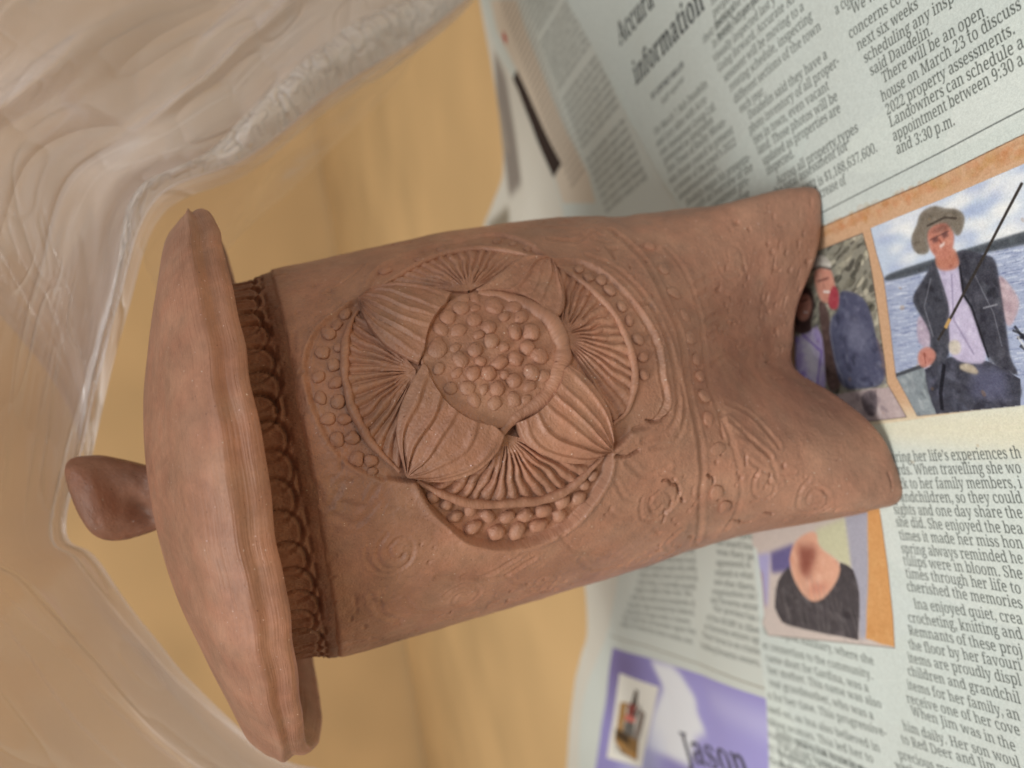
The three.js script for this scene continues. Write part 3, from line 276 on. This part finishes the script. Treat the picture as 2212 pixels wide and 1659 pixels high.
function relief(s, h) {                                              // mm, relative to the plain skin
  let d = (fbm(s / 16 + 40, h / 16, 91, 3) - .5) * .9 + (fbm(s / 4 + 9, h / 4, 95, 2) - .5) * .3 - .5 * ss(.80, .93, vnoise(s / 1.7 + 3, h / 1.3, 99)) * ss(.45, .7, vnoise(s / 12, h / 12, 98));
  const dx = s - MED[0], dy = h - MED[1], rr = Math.hypot(dx, dy);
  if (rr < 46) { const a = (Math.atan2(dy, dx) + Math.PI) / (2 * Math.PI) * 720, i = Math.floor(a) % 720, j = (i + 1) % 720, f = a - Math.floor(a), R = lerp(RAD[i], RAD[j], f), D = lerp(DEP[i], DEP[j], f); d = d * (rr < R ? .35 : 1) - D * ss(-.1, .55, R - rr) + D * .25 * Math.exp(-Math.pow((rr - R - .7) / .9, 2)); }
  for (const g of GRO) { const b = g.box; if (s < b[0] || s > b[1] || h < b[2] || h > b[3]) continue; let m = 1e9; for (let i = 1; i < g.P.length; i++) { const q = segDist(s, h, g.P[i - 1], g.P[i]); if (q < m) m = q; } m /= g.w; if (m < 4) d += -g.d * Math.exp(-m * m) + g.d * g.lip * Math.exp(-Math.pow((m - 1.9) / .8, 2)); }
  if (Math.abs(h - 50.5) < 6) d -= .25 * ss(6, 3, Math.abs(h - 50.5));
  return d;
}
let base0 = 0;
const jar = thing('clay_jar', 'reddish brown clay jar with a carved flower, standing on newspaper', 'jar', [AX, 0, AZ]);
{ // skin: fine where it faces the reader
  const NU = 620, NV = 430, TH = []; for (let i = 0; i <= NU; i++) { const u = i / NU; TH.push(u < .1 ? lerp(-Math.PI, -1.55, u / .1) : u > .9 ? lerp(1.45, Math.PI, (u - .9) / .1) : lerp(-1.55, 1.45, (u - .1) / .8)); }
  const HT = 140.6;
  const skin = grid(NU, NV, (u, v) => { const th = TH[Math.round(u * NU)], s = th * K, h = v * HT; const roll = -.7 * Math.exp(-h / .8) - 1.1 * ss(1.8, 0, HT - h); return drape(s, h, relief(s, h) + roll); }, (u, v) => UV(TH[Math.round(u * NU)] * K, v * HT));
  const under = grid(90, 6, (u, v) => { const th = lerp(-Math.PI, Math.PI, u), p = drape(th * K, 0, -1.6), k = 1 - v; return [lerp(AX, p[0], k), lerp(.012, p[1], Math.pow(k, .5)), lerp(AZ, p[2], k)]; }, (u, v) => UV(u * 300, v * 40), true);
  part('body', mergeGeometries([skin, under]), clay, jar);
}
{ // neck band pressed with overlapping rounds
  const NB = [[-1, 0], [1, 0]], step = 6.2;
  const band = grid(700, 56, (u, v) => {
    const th = lerp(-Math.PI, Math.PI, u), s = th * K, h = lerp(138.6, 156.8, v), c = Math.round((s - 1.5) / step) * step + 1.5; let d = lerp(-.5, -1.6, ss(140.2, 144, h)) + (fbm(s / 6, h / 6, 131, 3) - .5) * .5;
    for (const k of [-1, 0, 1]) { const i = Math.round((c - 1.5) / step) + k, jx = (hash(i, 1, 5) - .5) * 1.4, jy = (hash(i, 2, 5) - .5) * 1.2, r = 4.3 + (hash(i, 3, 5) - .5) * .8, q = Math.hypot(s - (c + k * step + jx), (h - 147.2 - jy) * 1.05); d -= (.7 + .8 * hash(i, 8, 5)) * Math.exp(-Math.pow((q - r) / .34, 2)) * (s > c + k * step + jx - 1 ? 1 : .35); d += .25 * Math.exp(-Math.pow((q - r - .9) / .5, 2)); d -= .35 * ss(r, r - 2.2, q) * (k ? .6 : 1); }
    const t = (s / step) % 1; d -= .55 * Math.exp(-Math.pow((h - 141.9 - .5 * hash(Math.floor(s / step), 4, 5)) / .28, 2)) * (Math.abs(t) < .6 ? 1 : .1);
    const p = bodyP(th, Math.min(h, 150) / 1000), r = 1 + d / 48, ax = AX - .0005; return [ax + (p[0] - ax) * r, h / 1000, AZ + (p[2] - AZ) * r];
  }, (u, v) => UV(u * 305 + 11, v * 14));
  part('neck_band', band, clayShaded, jar);
}
{ // beads in the belt below the flower
  for (const [s, h, r] of [[37.3, 52.7, 1.7], [30, 51.8, 1.8], [23.3, 51.7, 2], [17.2, 50.5, 1.8], [11.5, 50.8, 2.1], [5.9, 50.4, 1.7], [1.8, 50.4, 1.7], [-3.3, 50.7, 1.8], [-8.6, 51.3, 1.8], [-15.7, 50.2, 2], [-26.6, 50.6, 2.2], [-31.4, 47.6, 1.9]]) part('belt_bead', bead(s, h, r * .9, .3), clay, jar);
}
function bead(s, h, r, high, lean = 0) {                             // a pressed pellet: dome of radius r, high = its height over r
  const a0 = rnd() * 6.28, ex = 1 + (rnd() - .5) * .34, lo = -r * .5, n1 = rnd() * 50;
  return grid(20, 10, (u, v) => { const a = u * 6.2832, t = v * 1.66, q = r * Math.sin(t) * (1 + .16 * (vnoise(Math.cos(a) * 1.5 + n1, Math.sin(a) * 1.5 + t, 7) - .5) * 2), c = Math.cos(a + a0) * ex, e = Math.sin(a + a0) / ex; const zz = t < 1.571 ? Math.cos(t) * r * high : -(t - 1.571) * 9; return drape(s + q * (c * Math.cos(a0) + e * Math.sin(a0)), h + q * (-c * Math.sin(a0) + e * Math.cos(a0)), zz + base0 + lean * q * c + (v > .999 ? lo : 0)); }, (u, v) => UV(s + r * v * Math.cos(u * 6.28) * 1.4, h + r * v * Math.sin(u * 6.28) * 1.4), true);
}
// ------------------------------------------------------------------ the carved flower on the jar's front
const disc0 = [[29.6, 98.6], [26.5, 92], [23.3, 88.8], [19.2, 85.8], [15.6, 84.2], [11.9, 84.4], [8.2, 86.1], [4.7, 88.8], [2.4, 92.8], [1.1, 97.2], [-.8, 101.2], [1.5, 106.3], [4.4, 110], [9.8, 112.7], [15.6, 114.6], [20.5, 113.2], [26, 108.5], [29.4, 103.5]];
const disc = disc0.map(([s, h]) => { const d = Math.hypot(s - 14.5, h - 99), k = Math.max(1, 15.4 / d); return h > 101 || s > 26 ? [14.5 + (s - 14.5) * k, 99 + (h - 99) * k] : [s, h]; });
let flower;
{ const c = polyAt([...disc, disc[0]]);
  flower = part('flower_medallion', grid(160, 26, (u, v) => { const q = c(u), k = Math.min(1, v / .9), s = lerp(14.5, q[0], k), h = lerp(99, q[1], k); return drape(s, h, v > .92 ? lerp(.3, -2, (v - .92) / .08) : .42 + (fbm(s / 5, h / 5, 141, 3) - .5) * .5); }, (u, v, p) => { const q = c(u); return UV(lerp(14.5, q[0], v), lerp(99, q[1], v)); }, true), clay, jar); }
const ccw = (a, b, c) => (b[0] - a[0]) * (c[1] - a[1]) - (b[1] - a[1]) * (c[0] - a[0]) > 0;
function petal(LA, LB, ribs, crown, tilt, ribH, floor = .3) {
  const a = polyAt(LA), b = polyAt(LB), flip = !ccw(a(0), a(.6), b(.6)), NT = 74, NB = 70, w0 = rnd() * 20;
  const at = (t, k) => { const p = a(t), q = b(t); let s = lerp(p[0], q[0], k), h = lerp(p[1], q[1], k); const d = Math.hypot(s - 14.5, h - 99); if (d < 14.9) { s = 14.5 + (s - 14.5) / d * 14.9; h = 99 + (h - 99) / d * 14.9; } return [s, h]; };
  const geo = grid(NT, NB, (u, v) => {
    const t = Math.min(1, Math.max(.004, (u - .02) / .94)), k = Math.min(1, Math.max(0, (v - .04) / .92)), [s, h] = at(t, k);
    const wall = Math.min(ss(0, .04, v), ss(0, .04, 1 - v), ss(0, .04, 1 - u)), dome = Math.pow(Math.sin(Math.PI * lerp(.10, .90, k)), .6);
    const f = k * ribs + (vnoise(t * 3, k * 4, 151 + w0) - .5) * .7, r = f - Math.floor(f) - .5, hi = .45 + .75 * hash(Math.floor(f), 5, 157 + w0), rid = hi * (Math.exp(-Math.pow(r / .15, 2)) - .5 * Math.exp(-Math.pow((r - .2) / .06, 2)));
    let d = floor + crown * dome * lerp(.55, 1, ss(0, .5, t)) * lerp(1, .72, ss(.72, 1, t)) + tilt * (k - .5) + 1.7 * ribH * rid * ss(0, .12, t) * ss(0, .06, k) * ss(0, .06, 1 - k) * lerp(1, .35, ss(.75, 1, t));
    d += (fbm(s / 2, h / 2, 155, 3) - .5) * .34;
    return drape(s, h, lerp(-2.2, d, Math.pow(wall, .6)));
  }, (u, v) => UV(...at(Math.min(1, u), Math.min(1, v))), flip);
  part('petal', geo, clay, flower);
}
petal([[34.6, 123.9], [36.9, 119], [35.9, 113.6], [33.2, 108.6], [30.2, 104.5]], [[34.6, 123.9], [28, 123.4], [22, 121.3], [18.6, 118.6], [15.8, 115.3]], 6, 1.6, -.2, .45, .5);
petal([[35.9, 79.2], [37.3, 85.2], [33.8, 91.6], [31.2, 96.2], [30.1, 98.9]], [[35.9, 79.2], [29.6, 79.2], [23.2, 80.6], [20, 82.6], [19.2, 85.6]], 5, .9, 0, .3, .4);
petal([[-5.4, 122], [2.7, 122.6], [7.1, 121.3], [11.6, 118.2], [15.7, 114.4]], [[-5.4, 122], [-8, 115], [-7.7, 108.2], [-4.8, 103], [-2.2, 101.2]], 5, 1.5, .9, .45, .85);
petal([[-10.6, 77.6], [-11.4, 85.7], [-8.9, 91.8], [-4.6, 97], [.4, 98.3]], [[-10.6, 77.6], [-2.8, 77.3], [3.3, 79.8], [6.4, 82], [8.8, 84.1]], 6, 1.6, -.5, .38, .75);
function fan(apex, arc, rays, d0, d1, deep) {
  const c = polyAt(arc), flip = !ccw(apex, c(.2), c(.8)), w0 = rnd() * 40, at = (t, q) => { const p = c(t); return [lerp(apex[0], p[0], q), lerp(apex[1], p[1], q)]; };
  const geo = grid(190, 60, (u, v) => {
    const q = lerp(.01, 1, v), [s, h] = at(u, q), f = u * rays + (vnoise(q * 5 + w0, u * 9, 161) - .5) * .55, i = Math.floor(f), r = f - i - .5, q0 = .12 + hash(i, 3, 163) * .34, q1 = .8 + hash(i, 4, 163) * .2;
    let d = lerp(d0, d1, q) - 1.25 * deep * Math.exp(-Math.pow((Math.abs(r) - .5) / .17, 2)) * ss(q0, q0 + .12, q) * ss(1.02, q1, q) * (.6 + .6 * hash(i, 7, 163));
    d += .22 * Math.exp(-Math.pow(r / .2, 2)) * ss(.1, .3, q) + (fbm(s / 1.6, h / 1.6, 165 + w0, 3) - .5) * .42 - .45 * Math.exp(-Math.pow((vnoise(s / 1.1, h / 3.4, 169) - .5) / .05, 2)) * hash(i, 9, 163) * .6;
    return drape(s, h, d - (v > .985 || u < .004 || u > .996 ? 1.2 : 0));
  }, (u, v) => UV(...at(u, v)), flip);
  part('fan_panel', geo, clay, flower);
}
const FL = [[32.3, 124.6], [26.1, 127.9], [19.4, 129.7], [12.1, 130], [5.6, 128.7], [.1, 125.8], [-4, 123]], FT = [[37, 120.3], [40.9, 113.3], [45.9, 102], [45.1, 92.9], [40.8, 85.6], [36.7, 80.8]], FR = [[33.6, 78.1], [25.3, 73], [16.9, 69.8], [8.8, 68.8], [2.4, 69.9], [-2.8, 72.5], [-5.4, 76.4]], FB = [[-7.0, 119.9], [-11.6, 114.6], [-15, 109.1], [-17.6, 99.9], [-18.3, 92.6], [-16.7, 86.1], [-11.8, 79.2]];
fan([14.8, 116], FL, 15, .05, -.4, .55); fan([30.5, 100.4], FT, 17, .05, -.3, .5); fan([15.2, 83.8], FR, 16, 0, -.35, .5); fan([-2.3, 100.4], FB, 15, -.6, -1.25, .8);
function rim(name, arc, rr, lift, wide = 1, taper = .25) {          // a rolled coil of clay laid along a line
  const c = polyAt(arc), e = .004, w0 = rnd() * 30;
  const geo = grid(130, 14, (u, v) => {
    const p = c(u), a = c(Math.max(0, u - e)), b = c(Math.min(1, u + e)); let tx = b[0] - a[0], ty = b[1] - a[1]; const l = Math.hypot(tx, ty) || 1; tx /= l; ty /= l;
    const k = rr * (.45 + .55 * Math.min(ss(0, taper, u), ss(0, taper, 1 - u))) * (.85 + .35 * vnoise(u * 22, w0, 171)), an = lerp(-.45, Math.PI + .45, v), x = Math.cos(an) * k * wide, z = Math.sin(an) * k + lift, jx = (vnoise(u * 14 + w0, 3, 173) - .5) * .35;
    return drape(p[0] - ty * (x + jx), p[1] + tx * (x + jx), z + (fbm(u * 60, v * 3 + w0, 175, 2) - .5) * .16);
  }, (u, v) => { const p = c(u); return UV(p[0] + v * 2, p[1] + v); }, false);
  part(name, geo, clay, flower);
}
rim('fan_rim', FL, .85, -.3); rim('fan_rim', FT, .75, -.25); rim('fan_rim', FR, .8, -.35); rim('fan_rim', FB, 1.0, -1.0);
rim('centre_rim', [[29.4, 98.6], [26.3, 92.2], [22.9, 88.4], [19, 85.4], [15.6, 84.5], [11.7, 84.6], [8, 86.4], [4.4, 89.2], [2.1, 93], [.7, 97.4], [-1.6, 101.4]], 1.15, .2, 1.5, .3);
rim('centre_rim', [[16.5, 114.4], [9.8, 113.6], [4.4, 110.4], [1.2, 106.2], [-1.0, 102.2]], .7, .25, 1.2, .2);
const flat = (L, hi, dz) => L.forEach(([s, h, r]) => { base0 = dz; part('bead', bead(s, h, r * .95, hi), clay, flower); });
flat([[28.4, 131.4, 1.6], [24.2, 129.8, 1.3], [24, 133.3, 1.7], [20.4, 131.7, 1.5], [18.8, 135.1, 1.4], [16.6, 131.9, 1.5], [14.3, 135.5, 1.4], [12.6, 132.2, 1.6], [9.7, 134.9, 1.5], [8.8, 131.7, 1.4], [5.3, 133.8, 1.6], [4.7, 130.9, 1.5], [.6, 130.8, 1.6], [-.5, 128.3, 1.4], [-2.7, 128.3, 1], [32.4, 127, 1.5], [29.9, 129.3, 1.3]], .5, -.6);
flat([[-11.4, 117.1, 1.5], [-13.9, 114.4, 1.4], [-17.2, 113, 1.5], [-16.7, 109.6, 1.6], [-20.9, 109.3, 1.8], [-19.2, 105.9, 1.7], [-23.8, 104.2, 2], [-20.7, 101.7, 1.7], [-25, 99.6, 2.1], [-21.5, 97.6, 1.8], [-25.1, 94.7, 2], [-21.5, 93.5, 1.8], [-20.5, 89, 1.9], [-23.9, 89.7, 1.8], [-20.7, 85.2, 1.8], [-17.7, 83.7, 1.4], [-16.1, 81.6, 1.3]], .85, -1.75);
flat([[32, 73.5, 1.3], [29, 72.3, 1.4], [27.9, 69.6, 1.6], [24.6, 68.8, 1.6], [20.1, 67.4, 1.5], [16.5, 66.8, 1.4], [11.9, 66.1, 1.5], [7.7, 66.1, 1.4], [3.9, 66.9, 1.4]], .55, -.65);
flat([[44.1, 116, 1.6], [47.6, 94.9, 1.4], [48.8, 101.2, 1.3], [46.2, 107.3, 1.3], [48.1, 87.8, 1.3], [45.3, 84.8, 1.2], [42, 82.2, 1.2]], .5, -.5);
for (const [s, h, r] of [[25, 96.4, 2.1], [23.8, 92.1, 1.8], [20.9, 91.6, 1.7], [21.8, 95.1, 1.3], [22.6, 101.6, 1.7], [26.1, 103.4, 1.9], [25.4, 100.5, 1.1], [20.9, 105.4, 1.7], [20.1, 99, 1.7], [16.9, 99.4, 1.8], [17.9, 93.9, 1.7], [17.1, 90.3, 2], [18.9, 101.5, 1.1], [17.4, 107.1, 1.2], [15.9, 103.3, 1.7], [13.9, 92.2, 1.8], [15.1, 97, 1.2], [14.6, 106.6, 1.7], [13.3, 102.7, 1.2], [12.1, 98.9, 1.7], [12.3, 95.4, 1.7], [11.8, 90.2, 1.9], [12.1, 108.1, 1.2], [11.2, 104.9, 1.6], [10.5, 101.7, 1.6], [9.5, 98.4, 1.1], [7.9, 96.7, 1.6], [8.7, 92.6, 1.8], [7.6, 90.2, 1.4], [6.1, 93.7, 1.3], [7.6, 103.4, 1.1], [7.1, 100.6, 1.7], [8.5, 106.6, 1.7], [5.9, 105.8, 1.6], [4.4, 101.7, 1.6], [4.2, 97.6, 1.6], [3.7, 95, 1.2], [9.4, 110.1, 1.4], [13.8, 111.5, 1.4], [22.2, 108.9, 1.7], [24.7, 106.8, 1.8], [18.1, 110.7, 2.2], [28.3, 102.2, 1.4], [28, 99.8, 1.3]]) {
  const side = ss(3, 9, Math.hypot(s - 14, h - 97) - 3); base0 = .35; part('seed', bead(s, h, r, lerp(.78, .42, side)), clay, flower);
}

// ------------------------------------------------------------------ the lid
{
  const LX = -.0118, LZ = -.2000, lid = thing('jar_lid', 'domed reddish brown clay lid with a pinched knob, resting on the jar', 'lid', [LX, .15, LZ]);
  const prof = polyAt([[38, 156.4], [48, 156], [54, 153.6], [58.5, 150], [60.6, 148.2], [61.6, 147.5], [62.5, 148.6], [62.5, 150.0], [62.1, 151.2], [62.3, 152.2], [62.9, 153.3], [62.9, 153.9], [62.4, 154.6], [60.2, 157.4], [57.8, 159.6], [56.4, 160.6], [55.2, 161.2], [50, 163.2], [43, 165.9], [36, 168.2], [29, 170.3], [18, 172.4], [8, 173.2], [.01, 173.4]]);
  const wob = (th, y) => {                                           // an uneven, hand-pressed rim
    const low = ss(.156, .150, y), d = low * (-.0022 * gs(th, -1.95, .5) + .0020 * gs(th, -1.0, .35) + .0036 * gs(th, 1.5, .42) - .0007 * gs(th, .12, .16)) + .0022 * gs(th, -1.6, .3) * ss(.150, .154, y) + (vnoise(th * 2.2 + 9, 1, 181) - .5) * .0010 + (vnoise(th * 9 + 9, 2, 183) - .5) * .0006; return y + d;
  };
  const geo = grid(420, 110, (u, v) => {
    const th = lerp(-Math.PI, Math.PI, u), [r, y] = prof(v), edge = ss(30, 58, r);
    const rr = r * (1 + .045 * gs(th, 1.55, .5) * edge + .045 * gs(th, -1.6, .45) * edge - .012 * gs(th, .02, .2) * edge * ss(152, 148, y)) + (fbm(th * 5 + 20, y / 4, 187, 3) - .5) * .6 * edge + (fbm(th * 16 + 20, y / 1.2, 189, 2) - .5) * .3 * edge;
    return [LX + rr / 1000 * Math.sin(th), lerp(y / 1000, wob(th, y / 1000), edge), LZ + rr / 1000 * Math.cos(th)];
  }, (u, v) => { const [r, y] = prof(v); return [u * 6, (v * 118) / TILE]; });
  const inner = grid(80, 2, (u, v) => { const th = lerp(-Math.PI, Math.PI, u), r = lerp(.038, .0001, v); return [LX + r * Math.sin(th), .1564, LZ + r * Math.cos(th)]; });
  part('lid_dome', mergeGeometries([geo, inner]), clayLid, lid);
  // knob: a lump squeezed flat between finger and thumb
  const kn = [[164, -10.8, 8.8, 6.8], [169, -11.4, 8.1, 6.2], [174, -11.6, 7.7, 5.7], [178, -11.0, 8.9, 5.6], [182, -10.2, 10.0, 5.8], [185, -9.6, 10.3, 6.3], [187.6, -9.0, 9.9, 6.2], [189.3, -8.5, 8.6, 5.5], [190.3, -8.0, 6.2, 4.2], [190.8, -7.7, 3.2, 2.2], [190.9, -7.6, .02, .02]];
  const kx = t => { const f = Math.min(.9999, t) * (kn.length - 1), i = Math.floor(f), w = f - i, q = n => kn[Math.min(kn.length - 1, Math.max(0, n))]; return [0, 1, 2, 3].map(j => { const a = q(i - 1)[j], b = q(i)[j], c = q(i + 1)[j], d = q(i + 2)[j]; return b + .5 * w * (c - a + w * (2 * a - 5 * b + 4 * c - d + w * (3 * (b - c) + d - a))); }); };
  const knob = grid(90, 80, (u, v) => {
    const a = lerp(-Math.PI, Math.PI, u), [y, cx, rx, rz] = kx(v);
    const c = Math.cos(a), s = Math.sin(a), e = .7, px = Math.sign(s) * Math.pow(Math.abs(s), e) * rx, pz = Math.sign(c) * Math.pow(Math.abs(c), e) * rz;
    const dent = c > 0 ? 3.1 * Math.exp(-Math.pow((px + 2.6) / 3.4, 2) - Math.pow((y - 178 - px * .5) / 3.6, 2)) - 1.1 * Math.exp(-Math.pow((px - 2) / 4, 2) - Math.pow((y - 185) / 3, 2)) : 0;
    const slant = (px / 10) * 1.6 * ss(178, 189, y), n = (fbm(a * 1.2 + 7, y / 4, 191, 3) - .5) * .9;
    return [(cx + px * (1 + n * .06)) / 1000, (y + slant) / 1000, LZ + (pz - dent * c + n * .8 * Math.min(1, rz)) / 1000];
  }, (u, v) => UV(u * 50, v * 26));
  part('knob', knob, clayKnob, lid);
}

// ------------------------------------------------------------------ the plastic bag, its mouth pulled open round the jar
{
  const film = noiseCanvas(1024, 1024, (x, y) => {                   // how much light passes: milky patches, a few white creases
    const m = vnoise(x / 256, y / 102.4, 205, 4, 10) * .6 + vnoise(x / 128, y / 34.13, 206, 8, 30) * .4, r = Math.abs(vnoise(x / 204.8, y / 40.96, 201, 5, 25) - .5), g = vnoise(x / 102.4, y / 102.4, 202, 10, 10);
    const v = .50 + m * .46 - .34 * Math.exp(-Math.pow(r / .035, 2)) * ss(.35, .8, g); return [v * 255, v * 255, v * 255];
  });
  const fold = noiseCanvas(1024, 1024, (x, y) => {                   // sparse sharp creases over slack waves
    const wx = x + 50 * vnoise(x / 128, y / 128, 210, 8, 8), wy = y + 28 * vnoise(x / 128, y / 128, 209, 8, 8);
    const c1 = Math.pow(1 - Math.abs(vnoise(wx / 93.09, wy / 56.89, 211, 11, 18) - .5) * 2, 9), c2 = Math.pow(1 - Math.abs(vnoise(wx / 40.96, wy / 32, 213, 25, 32) - .5) * 2, 9), c3 = vnoise(x / 16, y / 7, 215), g = ss(.4, .75, vnoise(x / 128, y / 128, 217, 8, 8)), s = vnoise(x / 128, y / 51.2, 219, 8, 20);
    const v = .2 + s * .35 + c1 * .3 + c2 * .22 * g + c3 * .10 * g; return [v * 255, v * 255, v * 255];
  });
  const mk = (c, t, s) => new THREE.MeshPhysicalMaterial({ name: 'clear film', color: c, transmission: t, transmissionMap: s > .0006 ? tex(film, false, true) : null, bumpMap: tex(fold, false, true), bumpScale: s, roughness: .10, thickness: 0, ior: 1.5, specularIntensity: 1, side: THREE.DoubleSide });
  const filmMat = mk(new THREE.Color(.90, .855, .85), .66, .0025), backMat = mk(new THREE.Color(.95, .92, .86), .9, .0004);
  const bag = thing('plastic_bag', 'crumpled translucent plastic bag opened out behind and around the jar', 'bag', [0, 0, -.27]);
  const rim = [[215, 2, -345], [190, 16, -330], [164.7, 36, -310], [129.8, 74.5, -280], [104.9, 108.8, -260], [78.4, 140, -240], [67.7, 164.6, -235], [40.1, 179.2, -236], [6.5, 193, -238], [-20, 202, -241], [-25.9, 198.6, -247], [-44.3, 194.2, -260], [-80.1, 179.4, -270], [-110.3, 161, -280], [-123.6, 146.8, -290], [-154.2, 116, -310], [-185, 60, -330], [-215, 3, -345]];
  const out = [[330, 2, -330], [330, 60, -310], [330, 130, -280], [300, 200, -250], [240, 270, -200], [190, 310, -170], [140, 330, -165], [80, 335, -105], [20, 330, -55], [-30, 330, -55], [-70, 325, -60], [-110, 310, -75], [-170, 285, -140], [-230, 250, -190], [-270, 200, -250], [-300, 140, -280], [-320, 60, -310], [-330, 2, -330]];  // top points reach forward out of view, shaped to shade lid top and knob
  const R = polyAt(rim), O = polyAt(out);
  const body = grid(340, 240, (u, v) => {
    const a = R(u), b = O(u), t = Math.pow(v, 1.25), puff = Math.sin(Math.PI * Math.min(1, t)) * 14;
    const w = Math.min(1, v * 9), f = (Math.abs(vnoise(u * 7 + v * 3, v * 9, 221) - .5) - .25) * 24 * w + (Math.abs(vnoise(u * 13 + v * 5, v * 17, 223) - .5) - .25) * 6 * w + (vnoise(u * 60, v * 10, 225) - .5) * .8;
    const roll = 5 * Math.exp(-v * 42); let rg = 0;
    for (let i = 0; i < 7; i++) { const v0 = .03 + i * .062 + (vnoise(u * (4 + i % 3) + i * 7, 1, 227) - .5) * .11, k = (v - v0) / (.009 + .007 * hash(i, 1, 229)); if (Math.abs(k) < 3) rg += (2 + 4 * vnoise(u * 6 + i * 3, 2, 228)) * Math.exp(-k * k) * ss(.3, .6, vnoise(u * 5 + i * 11, 5, 230)) * (u > .56 && i > 2 ? .25 : 1); }
    return [lerp(a[0], b[0], t) / 1000, Math.max(.5, lerp(a[1], b[1], t) + f * .35) / 1000, (lerp(a[2], b[2], t) + puff + f + roll + rg) / 1000];
  }, (u, v) => [u * 1.3 + v * .15, v * 1.2 + u * .12]);
  part('bag_film', body, filmMat, bag);
  const hem = grid(420, 24, (u0, v) => {                            // the mouth is folded back on itself
    const u = lerp(.06, .50, u0), a = R(u), b = O(u), w = (.032 + .04 * vnoise(u * 14, 1, 231)) * ss(0, .25, u0) * ss(.86, .6, u0) + .003, t = v * w, n = (vnoise(u * 50, v * 2, 233) - .5) * 4 + (vnoise(u * 120, v * 4, 235) - .5) * 1.2;
    return [lerp(a[0], b[0], t) / 1000, Math.max(.4, lerp(a[1], b[1], t)) / 1000, (lerp(a[2], b[2], t) + 7 + 4 * Math.sin(v * 3.1) + n * Math.min(1, v * 4 + .2)) / 1000];
  }, (u, v) => [u * 2.2 + v * .06, v * .22]);
  const crinkle = noiseCanvas(1024, 512, (x, y) => { const wx = x + 7 * vnoise(x / 32, y / 32, 251, 32, 16), wy = y + 9 * vnoise(x / 32, y / 32, 252, 32, 16), a = 1 - Math.abs(vnoise(wx / 44, wy / 64, 253) - .5) * 2, c = 1 - Math.abs(vnoise(wx / 22, wy / 30, 254) - .5) * 2, v = Math.pow(a, 7) * .6 + Math.pow(c, 6) * .4; return [v * 255, v * 255, v * 255]; });
  const hemMat = new THREE.MeshPhysicalMaterial({ name: 'crinkled film', color: new THREE.Color(.97, .95, .93), transmission: .56, thickness: 0, roughness: .1, ior: 1.5, specularIntensity: 1, bumpMap: tex(crinkle, false, true), bumpScale: .0016, side: THREE.DoubleSide });
  part('folded_hem', hem, hemMat, bag);
  const second = grid(240, 90, (u0, v) => {                          // the second wall of the bag, a little behind the first
    const u = lerp(.04, .52, u0), a = R(u), b = O(u), w = (.42 + .12 * vnoise(u * 12, 3, 257)) * ss(0, .2, u0) * ss(1, .6, u0) + .01, t = Math.pow(v * w, 1.15), f = (vnoise(u * 18, v * 4, 258) - .5) * 8 + (vnoise(u * 60, v * 8, 259) - .5) * 2;
    return [lerp(a[0], b[0], t) / 1000, Math.max(.4, lerp(a[1], b[1], t)) / 1000, (lerp(a[2], b[2], t) - 9 - 10 * v + f * v) / 1000];
  }, (u, v) => [u * 1.6 + .3, v * .8 + .4]);
  const secMat = filmMat.clone(); secMat.transmission = .78; secMat.color.setRGB(.94, .90, .88); part('second_wall', second, secMat, bag);
  const flapP = polyAt([[215, 40, -400], [150, 62, -345], [117, 92, -320], [88, 128, -300], [62, 155, -285], [45, 172, -270]]);
  const flap = grid(160, 40, (u, v) => {                             // a loose inner layer hanging into the mouth
    const a = R(lerp(.05, .40, u)), b = flapP(u), f = (vnoise(u * 7, v * 3, 241) - .5) * 14 * v; return [(lerp(a[0], b[0], v) + f * .4) / 1000, Math.max(.5, lerp(a[1], b[1], v) + f * .3) / 1000, (lerp(a[2], b[2], v) + f) / 1000];
  }, (u, v) => [u * 1.2, v * .5]);
  backMat.transmission = .86; backMat.color.setRGB(.93, .90, .87);
  part('inner_flap', flap, backMat, bag);
}

renderer.render(scene, camera);
